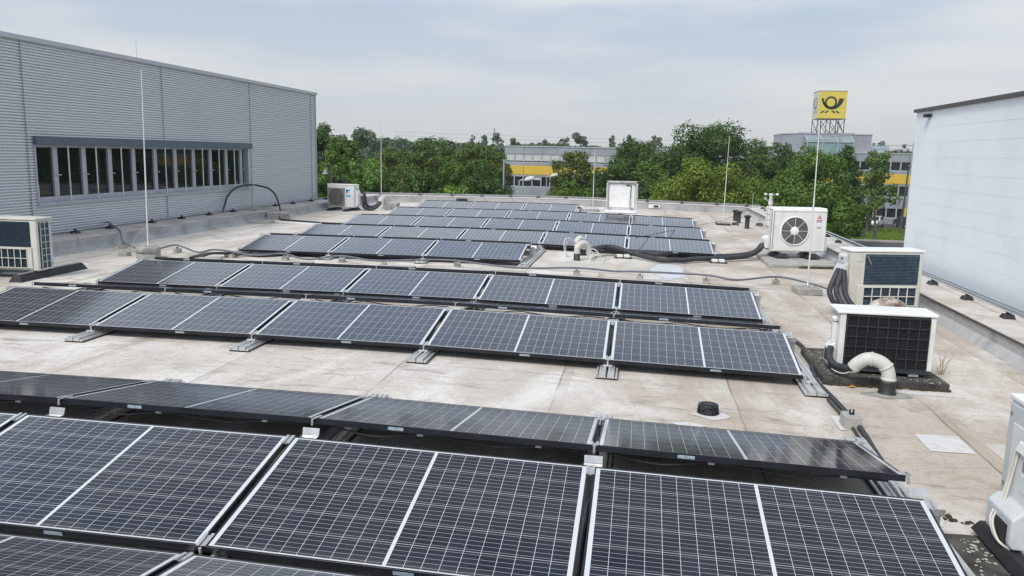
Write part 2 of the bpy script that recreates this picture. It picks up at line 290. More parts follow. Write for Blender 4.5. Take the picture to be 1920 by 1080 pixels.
# ------------------------------------------------------------------ roof
XL, XR, YF = -10.45, 4.05, 31.9
def far_y(x): return 31.0 + (x-XL)*(1.2/14.5)
def roof_material():
    m = bpy.data.materials.new('roof_membrane'); m.use_nodes = True; t = m.node_tree; b = t.nodes['Principled BSDF']; b.inputs['Roughness'].default_value = 0.82; b.inputs['Specular IOR Level'].default_value = 0.3
    tc = N(t, 'ShaderNodeTexCoord'); L = t.links.new
    def noise(sc, det=6, ro=.55, scale=(1,1,1), dist=0.0, loc=(0,0,0)):
        mp = N(t, 'ShaderNodeMapping'); mp.inputs['Scale'].default_value = scale; mp.inputs['Location'].default_value = loc; L(tc.outputs['Object'], mp.inputs[0])
        n = N(t, 'ShaderNodeTexNoise'); n.inputs['Scale'].default_value = sc; n.inputs['Detail'].default_value = det; n.inputs['Roughness'].default_value = ro; n.inputs['Distortion'].default_value = dist
        L(mp.outputs[0], n.inputs['Vector']); return n.outputs['Fac']
    def mr(v, a, b_, c=0.0, d=1.0):
        n = N(t, 'ShaderNodeMapRange'); n.inputs['From Min'].default_value = a; n.inputs['From Max'].default_value = b_; n.inputs['To Min'].default_value = c; n.inputs['To Max'].default_value = d; L(v, n.inputs['Value']); return n.outputs[0]
    def ma(op, a, b_=None, c=None):
        n = N(t, 'ShaderNodeMath', operation=op)
        for i, q in enumerate((a, b_, c)):
            if q is None: continue
            if isinstance(q, (int, float)): n.inputs[i].default_value = q
            else: L(q, n.inputs[i])
        return n.outputs[0]
    def mix(f, c1, c2, bt='MIX'):
        n = N(t, 'ShaderNodeMixRGB', blend_type=bt)
        for i, q in enumerate((f, c1, c2)):
            if isinstance(q, (int, float)): n.inputs[i].default_value = q
            elif isinstance(q, tuple): n.inputs[i].default_value = (*q, 1)
            else: L(q, n.inputs[i])
        return n.outputs[0]
    sp = N(t, 'ShaderNodeSeparateXYZ'); L(tc.outputs['Object'], sp.inputs[0]); X, Y = sp.outputs['X'], sp.outputs['Y']
    beige, tan, pale = (0.49, 0.435, 0.372), (0.41, 0.35, 0.285), (0.70, 0.68, 0.65)
    c = mix(mr(noise(.55, 6, .6, loc=(3,1,0)), .38, .66), beige, tan)
    # chalky whitening, stronger on the left half where the membrane has bleached
    lf = mr(X, 1.0, -1.2)
    pf = ma('ADD', mr(noise(1.1, 9, .66, (1,.55,1), .6), .45, .66), ma('MULTIPLY', lf, .45))
    c = mix(ma('MINIMUM', ma('MULTIPLY', pf, .8), .92), c, pale)
    c = mix(mr(noise(5.5, 8, .72, (.6,1.6,1), 1.0, (7,2,0)), .60, .72, 0, .55), c, (0.69, 0.67, 0.65))       # flaking white spots
    c = mix(mr(noise(2.3, 8, .72, (.5,1.8,1), .8, (1,9,0)),   .555, .70, 0, .85), c, (0.20, 0.172, 0.138))         # brown puddle stains
    c = mix(mr(noise(.9, 7, .62, (1,1,1), .5, (4,4,0)), .58, .75, 0, .55), c, (0.33, 0.255, 0.195))
    c = mix(mr(noise(26, 3, .6), .56, .76, 0, .5), c, (0.27, 0.23, 0.20))                            # granules
    c = mix(1.0, c, mix(mr(noise(90, 2, .5), .3, .7), (0.86,)*3, (1.1,)*3), 'MULTIPLY')
    for sc_, lc, th in ((.45, (2,5,0), .011), (.8, (8,1,0), .009), (1.5, (0,3,0), .008)):      # dried puddle rims
        rim = mr(ma('ABSOLUTE', ma('SUBTRACT', noise(sc_, 5, .55, (1,1.3,1), .4, lc), .5)), 0, th, 1, 0)
        c = mix(ma('MULTIPLY', ma('MULTIPLY', rim, mr(noise(.6, 3, .5, loc=lc), .46, .6)), .38), c, (0.30, 0.24, 0.19))
    seam_h = None
    wob = ma('MULTIPLY_ADD', noise(1.6, 3), .05, -.025)
    for xs in (-9.75, -8.2, -6.65, -5.0, -3.69, -2.15, -.64, .87, 2.5, 3.72):
        d = ma('ABSOLUTE', ma('SUBTRACT', ma('ADD', X, wob), xs))
        ln = mr(d, .004, .013, 1, 0); band = mr(ma('ABSOLUTE', ma('SUBTRACT', ma('ADD', X, wob), xs+.045)), .035, .05, 1, 0)
        brk = mr(noise(.7, 4, .6, loc=(xs, 0, 0)), .38, .6, .12, 1.0); c = mix(ma('MULTIPLY', ma('MULTIPLY', band, .40), brk), c, (0.35, 0.28, 0.215)); c = mix(ma('MULTIPLY', ma('MULTIPLY', ln, .75), brk), c, (0.14, 0.11, 0.09))
        seam_h = band if seam_h is None else ma('ADD', seam_h, band)
    for ys in (7.15, 18.2, 29.1):
        d = ma('ABSOLUTE', ma('SUBTRACT', ma('ADD', Y, wob), ys)); c = mix(ma('MULTIPLY', mr(d, .004, .016, .5, 0), mr(noise(.5, 3, .6, loc=(0, ys, 0)), .45, .6)), c, (0.14, 0.11, 0.09))
    L(c, b.inputs['Base Color'])
    bp = N(t, 'ShaderNodeBump'); bp.inputs['Strength'].default_value = .5; bp.inputs['Distance'].default_value = .006
    L(ma('ADD', ma('MULTIPLY', noise(34, 4), .7), ma('ADD', ma('MULTIPLY', seam_h, .5), noise(4, 4))), bp.inputs['Height']); L(bp.outputs[0], b.inputs['Normal'])
    return m
M['roof'] = roof_material()
xs = [XL-.02+(14.54)*i/58 for i in range(59)]
rv = [(x, y, RZ(x)) for y in (-7, 1, 6, 12, 20, 27, 32.9) for x in xs]; n_ = len(xs)
struct('roof_deck', MB().add(rv, [(j*n_+i, j*n_+i+1, (j+1)*n_+i+1, (j+1)*n_+i) for j in range(6) for i in range(n_-1)], 0, True), 'roof')
# parapets
PH = .25
t = thing('parapet_wall', 'long low grey parapet running below the corrugated grey building', 'parapet', (XL, 12, 0))
z0 = RZ(XL)
MB().box(-.80, 0, -19, 19.35, GZ, z0+PH-.012).build('wall', 'parapet', t)
MB().box(-.80, .012, -19, 19.35, z0+PH-.010, z0+PH).build('cap', 'parapet_top', t)
MB().box(-.86, -.80, -19, 19.35, z0+PH-.1, z0+PH+.035).build('edge_trim', 'zinc', t)
MB().prism([(.0, z0), (.09, z0+.003), (0.0, z0+.09)], -19, 19.0).build('base_fillet', 'parapet', t)
t = thing('parapet_wall', 'low grey parapet running beside the smooth white panel building on the right', 'parapet', (XR, 12, 0))
z0 = RZ(XR)
MB().box(0, .62, -19, 20.9, GZ, z0+PH-.012).build('wall', 'parapet', t)
MB().box(-.012, .62, -19, 20.9, z0+PH-.010, z0+PH).build('cap', 'parapet_top', t)
MB().box(-.018, -.003, -19, 20.0, z0+PH-.035, z0+PH-.012).build('drip_edge', 'dark_edge', t)
MB().box(.62, .67, -19, 20.9, z0+PH-.1, z0+PH+.03).build('edge_trim', 'zinc', t)
MB().prism([(0, z0+.10), (-.10, z0+.003), (0, z0)], -19, 20.0).build('base_fillet', 'parapet', t)
t = thing('parapet_wall', 'far cross parapet closing the end of the roof in front of the trees', 'parapet', (0, 0, 0))
a, b, c, d = MB(), MB(), MB(), MB()
for i in range(12):
    x0, x1 = XL-.8+16*i/12, XL-.8+16*(i+1)/12
    if i == 11: x1 = XR+.6
    for bb, lo, hi, u0, u1 in ((a, None, PH-.012, 0, .70), (b, PH-.010, PH, -.012, .70), (c, PH-.1, PH+.07, .70, .78)):
        q = [(x0, far_y(x0)+u0), (x1, far_y(x1)+u0), (x1, far_y(x1)+u1), (x0, far_y(x0)+u1)]; zz = (RZ(max(x0,XL)), RZ(x1), RZ(x1), RZ(max(x0,XL)))
        bb.hexa([(*p, GZ if lo is None else z+lo) for p, z in zip(q, zz)], [(*p, z+hi) for p, z in zip(q, zz)])
a.build('wall', 'parapet', t); b.build('cap', 'parapet_top', t); c.build('edge_trim', 'zinc', t)
# ------------------------------------------------------------------ solar panels
PW, PL, PP = 1.755, 1.04, 1.785
def cell_material():
    m = bpy.data.materials.new('solar_cells'); m.use_nodes = True; t = m.node_tree; b = t.nodes['Principled BSDF']; L = t.links.new
    b.inputs['Roughness'].default_value = 0.07; b.inputs['IOR'].default_value = 1.52
    tc = N(t, 'ShaderNodeTexCoord'); sp = N(t, 'ShaderNodeSeparateXYZ'); L(tc.outputs['Object'], sp.inputs[0])
    def ma(op, a, b_=None, c=None):
        n = N(t, 'ShaderNodeMath', operation=op)
        for i, q in enumerate((a, b_, c)):
            if q is None: continue
            if isinstance(q, (int, float)): n.inputs[i].default_value = q
            else: L(q, n.inputs[i])
        return n.outputs[0]
    px, py = .0835, .1665
    ax = ma('SUBTRACT', ma('ABSOLUTE', sp.outputs['X']), .0085); ay = ma('SUBTRACT', sp.outputs['Y'], .0205)
    fx = ma('ABSOLUTE', ma('SUBTRACT', ma('FLOORED_MODULO', ax, px), px/2)); fy = ma('ABSOLUTE', ma('SUBTRACT', ma('FLOORED_MODULO', ay, py), py/2))
    w = ma('MAXIMUM', ma('GREATER_THAN', fx, px/2-.00115), ma('GREATER_THAN', fy, py/2-.00115))
    w = ma('MAXIMUM', w, ma('LESS_THAN', ax, 0.0)); w = ma('MAXIMUM', w, ma('GREATER_THAN', ax, .835))
    w = ma('MAXIMUM', w, ma('LESS_THAN', ay, 0.0)); w = ma('MAXIMUM', w, ma('GREATER_THAN', ay, .999))
    bb = ma('ABSOLUTE', ma('SUBTRACT', ma('FLOORED_MODULO', ay, py/5), py/10)); bus = ma('LESS_THAN', bb, .00105)
    cx = ma('FLOOR', ma('DIVIDE', sp.outputs['X'], px)); cy = ma('FLOOR', ma('DIVIDE', ay, py))
    oi = N(t, 'ShaderNodeObjectInfo'); cmb = N(t, 'ShaderNodeCombineXYZ'); L(cx, cmb.inputs[0]); L(cy, cmb.inputs[1]); L(ma('MULTIPLY', oi.outputs['Random'], 91.0), cmb.inputs[2])
    wn = N(t, 'ShaderNodeTexWhiteNoise', noise_dimensions='3D'); L(cmb.outputs[0], wn.inputs['Vector'])
    cr = N(t, 'ShaderNodeValToRGB'); L(wn.outputs['Value'], cr.inputs[0])
    cr.color_ramp.elements[0].color = (0.007, 0.008, 0.018, 1); cr.color_ramp.elements[1].color = (0.013, 0.0145, 0.029, 1)
    m1 = N(t, 'ShaderNodeMixRGB'); L(ma('MULTIPLY', bus, .68), m1.inputs[0]); L(cr.outputs[0], m1.inputs[1]); m1.inputs[2].default_value = (.50, .52, .55, 1)
    m2 = N(t, 'ShaderNodeMixRGB'); L(w, m2.inputs[0]); L(m1.outputs[0], m2.inputs[1]); m2.inputs[2].default_value = (.60, .62, .63, 1)
    # thin film of dust on the glass
    nz = N(t, 'ShaderNodeTexNoise'); nz.inputs['Scale'].default_value = 2.5; nz.inputs['Detail'].default_value = 6; ad = N(t, 'ShaderNodeVectorMath', operation='ADD'); L(tc.outputs['Object'], ad.inputs[0])
    cv = N(t, 'ShaderNodeCombineXYZ'); L(ma('MULTIPLY', oi.outputs['Random'], 50.0), cv.inputs[0]); L(cv.outputs[0], ad.inputs[1]); L(ad.outputs[0], nz.inputs['Vector'])
    m3 = N(t, 'ShaderNodeMixRGB'); mr = N(t, 'ShaderNodeMapRange'); mr.inputs['From Min'].default_value = .35; mr.inputs['From Max'].default_value = .75; mr.inputs['To Min'].default_value = .0; mr.inputs['To Max'].default_value = .03
    L(nz.outputs['Fac'], mr.inputs['Value']); L(mr.outputs[0], m3.inputs[0]); L(m2.outputs[0], m3.inputs[1]); m3.inputs[2].default_value = (.45, .43, .40, 1)
    vo = N(t, 'ShaderNodeTexVoronoi'); vo.inputs['Scale'].default_value = 2.3; L(ad.outputs[0], vo.inputs['Vector'])
    spc = N(t, 'ShaderNodeSeparateColor'); L(vo.outputs['Color'], spc.inputs[0])
    drop = ma('MULTIPLY', ma('LESS_THAN', vo.outputs['Distance'], ma('MULTIPLY', spc.outputs[1], .045)), ma('GREATER_THAN', spc.outputs[0], .86))
    m4 = N(t, 'ShaderNodeMixRGB'); L(ma('MULTIPLY', drop, .75), m4.inputs[0]); L(m3.outputs[0], m4.inputs[1]); m4.inputs[2].default_value = (.60, .59, .55, 1)
    edge = N(t, 'ShaderNodeMapRange'); edge.inputs['From Min'].default_value = .075; edge.inputs['From Max'].default_value = .012; edge.inputs['To Max'].default_value = .22; L(sp.outputs['Y'], edge.inputs['Value'])
    m5 = N(t, 'ShaderNodeMixRGB'); L(ma('MULTIPLY', edge.outputs[0], nz.outputs['Fac']), m5.inputs[0]); L(m4.outputs[0], m5.inputs[1]); m5.inputs[2].default_value = (.36, .33, .29, 1)
    L(m5.outputs[0], b.inputs['Base Color'])
    mr2 = N(t, 'ShaderNodeMapRange'); mr2.inputs['To Min'].default_value = .05; mr2.inputs['To Max'].default_value = .16; L(nz.outputs['Fac'], mr2.inputs['Value']); L(mr2.outputs[0], b.inputs['Roughness'])
    return m
M['cells'] = cell_material()
h = PW/2
fr = MB()
fr.box(-h, h, 0, .011, -.038, 0); fr.box(-h, h, PL-.011, PL, -.038, 0); fr.box(-h, -h+.011, .011, PL-.011, -.038, 0); fr.box(h-.011, h, .011, PL-.011, -.038, 0)
frame_me = fr.mesh('frame', 'frame_black', .0012, 1)
cell_me = MB().box(-h+.0105, h-.0105, .0105, PL-.0105, -.009, -.0025).mesh('cell_sheet', 'cells')
cable_me = MB().tube(smooth_path([(-.80,.985,-.055),(-.55,1.0,-.050),(-.3,.98,-.08),(-.05,.99,-.065),(.2,1.0,-.048),(.5,.985,-.09),(.8,.985,-.055)], 5), .0055, 6).mesh('cable', 'hose')
clip_me = MB().box(-.018, .018, .990, 1.012, -.057, -.043).mesh('cable_clip', 'sticker_white')
stick_me = [MB().box(.05, .15, -.0012, .0005, -.030, -.010).mesh('sticker', 'sticker'), MB().box(.30, .40, PL-.0005, PL+.0012, -.030, -.010).mesh('sticker', 'sticker')]
X0 = -.2412
def make_panel(row, k, yl, zl, yh, zh, label):
    """panel k of a row: low edge at yl/zl, high edge at yh/zh (above the roof)"""
    dx = row[1]; xa, xb = X0+dx+k*PP, X0+dx+(k+1)*PP; xm = (xa+xb)/2
    A = Vector((xb-xa, 0, RZ(xb)-RZ(xa))).normalized(); zc = (RZ(xa)+RZ(xb))/2
    ey = Vector((0, yh-yl, zh-zl)).normalized(); ex = A if yh > yl else -A
    ez = ex.cross(ey).normalized(); ex = ey.cross(ez).normalized()
    o = bpy.data.objects.new('solar_panel', None); SC.collection.objects.link(o); o.empty_display_size = .1
    o.matrix_world = Matrix(((ex.x,ey.x,ez.x,xm),(ex.y,ey.y,ez.y,yl),(ex.z,ey.z,ez.z,zl+zc),(0,0,0,1)))
    tag(o, label, 'solar panel', 'solar panels in tilted rows on the flat roof')
    for nm, me in (('frame', frame_me), ('cell_sheet', cell_me), ('cable', cable_me), ('sticker', stick_me[0]), ('sticker', stick_me[1])): link(nm, me, o)
    for x in (-.55, .2): link('cable_clip', clip_me, o, (x, 0, 0))
    return o
POS5 = ['leftmost', 'second from the left', 'middle', 'second from the right', 'rightmost']
# name, dx, y low, z low, y high, z high, k list, phrase
ROWS = [
 ('r', .033, 3.205, .108, 2.180, .280, (-3,-2,-1,0), 'row cut by the bottom picture edge'),
 ('r', .038, 3.305, .098, 4.328, .283, (-3,-2,-1,0), 'big front row tilted toward the viewer'),
 ('r', .035, 5.680, .120, 4.650, .288, (-3,-2,-1,0), 'dark away-tilted row right behind the front row'),
 ('r', .005, 7.410, .114, 8.437, .290, (-4,-3,-2,-1,0), 'viewer-facing row just beyond the bare roof strip'),
 ('r', .005, 9.790, .120, 8.765, .291, (-4,-3,-2,-1,0), 'sliver thin row tilted away beyond the bare strip'),
 ('r', .0, 9.944, .123, 10.970, .300, (-4,-3,-2,-1,0), 'viewer-facing row nearest before the grey cable'),
 ('r', .0, 12.330, .120, 11.300, .294, (-4,-3,-2,-1,0), 'away-tilted row whose black ridge lines the cable'),
 ('r', -.018, 13.961, .117, 14.986, .296, (-4,-3,-2), 'short row of three behind the grey cable'),
 ('r', -.018, 16.330, .120, 15.300, .296, (-4,-3,-2), 'away-tilted row behind the short row of three'),
 ('r', -.01, 16.596, .132, 17.622, .287, (-4,-3,-2,-1,0), 'row of five directly behind the black hoses'),
 ('r', -.01, 18.970, .120, 17.940, .290, (-4,-3,-2,-1,0), 'away-tilted ridge row behind the hose row'),
 ('r', -.02, 19.346, .145, 20.370, .315, (-4,-3,-2,-1,0), 'viewer-facing third row from the far roof end'),
 ('r', -.02, 21.720, .130, 20.690, .315, (-4,-3,-2,-1,0), 'away-tilted row behind the third far row'),
 ('r', -.02, 22.826, .124, 23.850, .295, (-4,-3,-2,-1,0), 'row in front of the open white hatch'),
 ('r', -.02, 25.200, .125, 24.170, .295, (-4,-3,-2,-1,0), 'away-tilted row right behind the hatch row'),
 ('r', -.02, 26.005, .160, 27.030, .330, (-4,-3,-2), 'last short row before the far parapet'),
 ('r', -.02, 28.380, .150, 27.350, .330, (-4,-3,-2), 'away-tilted row nearest the far parapet'),
]
for R in ROWS:
    ks = R[6]; n = len(ks)
    P5 = POS5 if n == 5 else (['leftmost', 'middle', 'rightmost'] if n == 3 else ['cut off leftmost', 'second from the left', 'second from the right', 'rightmost'])
    for i, k in enumerate(ks): make_panel(R, k, R[2], R[3], R[4], R[5], '%s panel of the %s' % (P5[i], R[7]))
# mounting frames: a pair of aluminium rails on a rubber mat under every panel joint
def mount(k, x, y0, y1, lows, highs, label, ext=True):
    rz = RZ(x); sl = math.atan((RZ(x+.1)-RZ(x-.1))/.2)
    t = thing('mounting_frame', label, 'mounting frame', (x, y0, rz), 0, 'aluminium mounting frames under the solar panels'); L_ = y1-y0
    MB().box(-.10, .10, .01, L_-.01, 0, .014).build('rubber_mat', 'rubber', t)
    for sx in (-.040, .040):
        m = MB(); m.prism([(sx-.036,.016),(sx+.036,.016),(sx+.027,.052),(sx+.010,.052),(sx+.007,.046),(sx-.007,.046),(sx-.010,.052),(sx-.027,.052)], 0, L_); m.build('rail', 'alu_dull', t)
    for sx in (-1, 1):
        MB().box(sx*.089-.009, sx*.089+.009, 0, L_, .0145, .034).build('edge_strip', 'alu_dull', t)
    for (y, z) in lows:
        yy = y-y0; MB().box(-.045, .045, yy-.03, yy+.03, .053, z-.045).build('foot', 'alu', t, .002)
    for (y, z, s) in highs:      # ridge plate, leaning
        yy = y-y0; m = MB(); zt = z-.045
        m.hexa([(-.05,yy-s*.0-.004,.053),(.05,yy-.004,.053),(.05,yy+.004,.053),(-.05,yy+.004,.053)], [(-.05,yy-.004,zt-.05),(.05,yy-.004,zt-.05),(.05,yy+.004,zt-.05),(-.05,yy+.004,zt-.05)])
        m.box(-.055, .055, yy-.030, yy+.03, zt-.049, zt-.043); m.hexa([(-.055,yy-s*.036-.003,zt-.042),(.055,yy-s*.036-.003,zt-.042),(.055,yy-s*.036+.003,zt-.042),(-.055,yy-s*.036+.003,zt-.042)], [(-.055,yy-s*.05-.003,zt),(.055,yy-s*.05-.003,zt),(.055,yy-s*.05+.003,zt),(-.055,yy-s*.05+.003,zt)])
        m.build('ridge_plate', 'alu', t)
        for sx in (-.036, .036): MB().tube([(sx,yy+s*.004,zt-.075),(sx,yy+s*.03,zt-.075)], .011, 8).build('bolt', 'alu', t)
    return t
def clamp(t, x, y0, row):   # silver clamps in the joint at both panel edges
    yl, zl, yh, zh = row[2:6]; d = Vector((0, yh-yl, zh-zl)).normalized(); nrm = Vector((0, -d.z, d.y)) if d.y > 0 else Vector((0, d.z, -d.y))
    for s in (.045, PL-.045):
        c = Vector((0, yl-y0, zl)) + d*s + nrm*.002
        m = MB(); w = .028
        for sx in (-.017, .017): m.beam(c-d*.045+Vector((sx,0,0)), c+d*.045+Vector((sx,0,0)), .016, .007)
        m.beam(c-d*.04-nrm*.008, c+d*.04-nrm*.008, .024, .004)
        e = c + d*(.056 if s > .5 else -.056) - nrm*.02
        m.tube([e+nrm*.012, e-nrm*.028], .008, 7); m.build('clamp', 'alu', t)
MPOS = {-4:'leftmost', -3:'second from the left', -2:'third from the left', -1:'third from the right', 0:'second from the right', 1:'rightmost'}
BL = [((0,1,2), 1.9, 5.98, 'front panel block', (-3,1)), ((3,4,5,6), 7.12, 12.72, 'block beyond the bare strip', (-4,1)), ((7,8), 13.72, 16.45, 'short row of three by the grey cable', (-4,-1)),
      ((9,10,11,12), 16.50, 21.95, 'panel rows behind the black hoses', (-4,1)), ((13,14), 22.6, 25.45, 'panel row by the roof hatch', (-4,1)), ((15,16), 25.75, 28.6, 'last panel row at the far parapet', (-4,-1))]
for rows, y0, y1, ph, (ka, kb) in BL:
    for k in range(ka, kb+1):
        x = X0+k*PP + ROWS[rows[0]][1]
        nmk = kb-ka+1
        if nmk == 6: pos = MPOS[k]
        elif nmk == 5: pos = ['leftmost','second from the left','middle','second from the right','rightmost'][k-ka]
        else: pos = ['leftmost','second from the left','second from the right','rightmost'][k-ka]
        xx = x + (.05 if k == kb else (-.05 if k == ka else 0))
        t = mount(k, xx, y0, y1, [(ROWS[r][2], ROWS[r][3]) for r in rows], [(ROWS[r][4]+(.075 if ROWS[r][4] > ROWS[r][2] else -.075), ROWS[r][5]-.012, (1 if ROWS[r][4] > ROWS[r][2] else -1)) for r in rows],
                  '%s rail mount of the %s' % (pos, ph))
        for r in rows: clamp(t, 0, y0, ROWS[r])
        if k in (ka, kb): 
            for ch in t.children:
                if ch.name.startswith('clamp'): ch.location.x = (-.05 if k == kb else .05)
# ------------------------------------------------------------------ left corrugated building
WX = -11.35
t = thing('metal_clad_building', 'grey building with horizontally corrugated metal wall and a long window band', 'building', (WX, 27.2, GZ))
WZ0, WZ1, WY0, WY1 = .80, 2.09, 13.78, 22.31     # window opening
def corr(mb, y0, y1, z0, z1):      # sinusoidal sheet between y0..y1, z0..z1, local to the thing
    p = .0535; prof = ((0, -.002), (.12, .001), (.30, .0025), (.48, .001), (.60, -.002), (.66, -.030), (.94, -.030)); vs = []; k0 = int(z0//p)
    for k in range(k0, int(z1/p)+2):
        for q, x in prof:
            z = (k+q)*p
            if z0-1e-6 <= z <= z1+1e-6: vs += [(x, y0-27.2, z-GZ), (x, y1-27.2, z-GZ)]
    vs += [(-.03, y0-27.2, z1-GZ), (-.03, y1-27.2, z1-GZ)]
    mb.add(vs, [(2*i, 2*i+1, 2*i+3, 2*i+2) for i in range(len(vs)//2-1)], 0, False)
m = MB(); SE = [-4.0, .41, 4.81, 9.21, 13.61, 18.04, 22.41, 26.82, 27.2]
for i in range(len(SE)-1):
    a, b = SE[i], SE[i+1]; lo, hi = max(a, WY0), min(b, WY1)
    if hi <= lo: corr(m, a, b, -1.2, 3.815); continue
    corr(m, lo, hi, -1.2, WZ0); corr(m, lo, hi, WZ1, 3.815)
    if lo > a: corr(m, a, lo, -1.2, 3.815)
    if hi < b: corr(m, hi, b, -1.2, 3.815)
m.build('wall', 'corr', t, fix=False)
m = MB(); m.box(-14, -.2, -40, -.02, 0, 10.40); m.build('core', 'fascia', t)
for y in SE[1:-1]:
    if WY0 < y < WY1: 
        MB().box(-.034, .004, y-27.2-.014, y-27.2+.014, -1.2-GZ, WZ0-GZ-.03).build('joint_strip', 'seam', t); MB().box(-.034, .004, y-27.2-.014, y-27.2+.014, WZ1-GZ+.02, 3.812-GZ).build('joint_strip', 'seam', t)
    else: MB().box(-.034, .004, y-27.2-.014, y-27.2+.014, -1.2-GZ, 3.812-GZ).build('joint_strip', 'seam', t)
MB().box(-.06, .022, -.02, .03, 0, 3.812-GZ).build('corner_trim', 'fascia', t)
MB().box(-14.1, .06, -40, .07, 3.815-GZ, 3.90-GZ).build('roof_edge', 'fascia', t)
MB().box(-.12, .085, WY0-27.2-.02, WY1-27.2+.03, 1.935-GZ, WZ1-GZ-.002).build('shutter_box', 'hood', t, .004)
MB().box(-.16, .045, WY0-27.2-.02, WY1-27.2+.02, WZ0-GZ-.02, WZ0-GZ+.03).build('window_sill', 'win_frame', t, .003)
MB().box(-.16, .02, WY0-27.2-.02, WY0-27.2+.02, WZ0-GZ+.03, 1.935-GZ).build('window_reveal', 'win_frame', t); m = MB(); m.box(-.16, .02, WY1-27.2-.16, WY1-27.2+.02, WZ0-GZ+.03, 1.935-GZ); m.build('window_reveal', 'win_frame', t)
NW = 10; ww = (WY1-.16-WY0-.02)/NW
for i in range(NW):
    a = WY0+.02+ww*i-27.2; b = a+ww; zb, zt = WZ0-GZ+.03, 1.935-GZ
    m = MB(); m.box(-.16, -.09, a, b, zb, zb+.10); m.box(-.16, -.09, a, b, zt-.05, zt); m.box(-.16, -.085, b-.27, b-.14, zb+.1, zt-.05)
    w = m.build('window', 'win_frame', t, .003)
    MB().box(-.145, -.13, a, b-.27, zb+.1, zt-.05).build('pane', 'glass_dark', w); MB().box(-.145, -.13, b-.14, b, zb+.1, zt-.05).build('pane', 'glass_dark', w)
    h_ = MB(); h_.beam((-.082, b-.20, zb+.52), (-.06, b-.20, zb+.52), .02); h_.beam((-.06, b-.20, zb+.52), (-.06, b-.10, zb+.52), .018); h_.build('handle', 'alu', w)
    if i < NW-0: MB().tube([(.03, b+.02, zb-.01), (.03, b+.02, zt+.0)], .017, 8).build('guide_rail', 'alu', t)
MB().box(-.128, -.12, WY0+.05-27.2, WY0+.2-27.2, WZ0-GZ+.14, WZ0-GZ+.36).build('window_notice', 'sticker_white', t)
MB().box(-.1195, -.118, WY0+.062-27.2, WY0+.18-27.2, WZ0-GZ+.16, WZ0-GZ+.30).build('window_notice', 'red', t)
# ------------------------------------------------------------------ right white building
WXR = 4.95; kz = lambda z: (z-1.956)*(WXR/5.3)+1.956
t = thing('white_panel_building', 'smooth white panel building with a dark roof edge at the right of the roof', 'building', (WXR, 16.14, GZ))
Z = [kz(q)-GZ for q in (3.0-.075, 2.805, 2.605, 2.325, 2.045, 1.762, 1.482, 1.20, .92, .64, .36, .08, -.2, -.48, -1.0, -3)]
m = MB()
for i in range(len(Z)-1):
    prev = 0
    for a, b in ((-24, -10.003), (-10, -5.363), (-5.36, -.5), (-.497, 0)):
        m.box(0, .08, a, b, Z[i+1]+.0025, Z[i]-.0025)
m.build('wall_panel', 'white_panel', t)
MB().box(.0035, 12, -24, -.01, 0, Z[0]-.01).build('core', 'white_panel', t)
zt = Z[0]
MB().box(-.05, 12, -24, .05, zt, zt+.055).build('roof_edge', 'dark_edge', t)
MB().box(-.09, -.001, -.80, -.62, kz(2.80)-GZ, kz(2.86)-GZ).build('wall_lamp', 'pvc_black', t, .004)
MB().box(-.012, 0, -24, -.0, 0, -.01-GZ).build('base_flashing', 'zinc', t)
# ------------------------------------------------------------------ office building far behind
OY = 120
t = thing('office_building', 'long three storey office building with grey metal bands and a yellow band behind the trees', 'office building', (0, OY, GZ))
zz = lambda z: z-GZ
xa, xb = -20.4, 78
def band(nm, z0, z1, m_, y0=0.0): return MB().box(xa, xb, y0, 15, zz(z0), zz(z1)).build(nm, m_, t)
MB().box(xa+.15, xb-.15, .35, 14.8, 0, zz(3.0)).build('core', 'steel_dark', t)
band('roof_band', 2.02, 3.02, 'office_grey'); MB().box(xa-.08, xb, -.1, 15.1, zz(3.02), zz(3.16)).build('roof_edge', 'fascia', t)
band('floor_band', .27, .62, 'office_grey'); band('yellow_band', -1.06, .268, 'office_yellow', -.05); band('floor_band', -1.30, -1.065, 'office_grey')
band('floor_band', -4.40, -2.95, 'office_grey'); band('base_band', -6.6, -5.92, 'office_grey')
m = MB()
for i in range(int((xb-xa)/4.9)+1):
    x = xa+2.9+4.9*i; m.box(x-.03, x+.03, -.056, 0, zz(-1.06), zz(.268)); m.box(x-.03, x+.03, -.012, .0, zz(2.02), zz(3.02)); m.box(x-.03, x+.03, -.012, 0, zz(-4.4), zz(-2.95))
m.build('panel_joint', 'steel_dark', t)
for fl, (z0, z1) in enumerate(((.63, 2.01), (-2.94, -1.31), (-5.91, -4.41))):
    k = 0
    for seg in ((-20.3, -3.0), (28.6, 41.0)):
        x = seg[0]
        while x < seg[1]:
            wdt = 1.34; m = MB()
            m.box(x, x+.16, .02, .3, zz(z0), zz(z1)); m.box(x+.16, x+wdt, .02, .3, zz(z0), zz(z0)+.18); m.box(x+.16, x+wdt, .02, .3, zz(z1)-.07, zz(z1))
            w = m.build('window', 'win_frame', t); MB().box(x+.16, x+wdt, .20, .24, zz(z0)+.18, zz(z1)-.07).build('pane', 'glass_far', w)
            if fl == 0 and seg[0] < 0: MB().box(x+.18, x+wdt-.02, .10, .13, zz(z0)+.32, zz(z1)-.08).build('blind', 'blind', w)
            if fl == 1 and seg[0] < 0 and k % 5 == 3: MB().box(x+.18, x+wdt-.02, .10, .13, zz(z0)+1.1, zz(z1)-.08).build('blind', 'blind', w)
            x += wdt; k += 1
    m = MB(); m.box(-3.0, 28.5, .05, .3, zz(z0), zz(z0)+.18); m.box(41.2, 78, .05, .3, zz(z0), zz(z0)+.18)
    for i in range(26): x = -2.2+1.2*i; m.box(x, x+.16, .05, .3, zz(z0)+.18, zz(z1))
    tag(m.build('window_row', 'win_frame', t), kind='stuff')
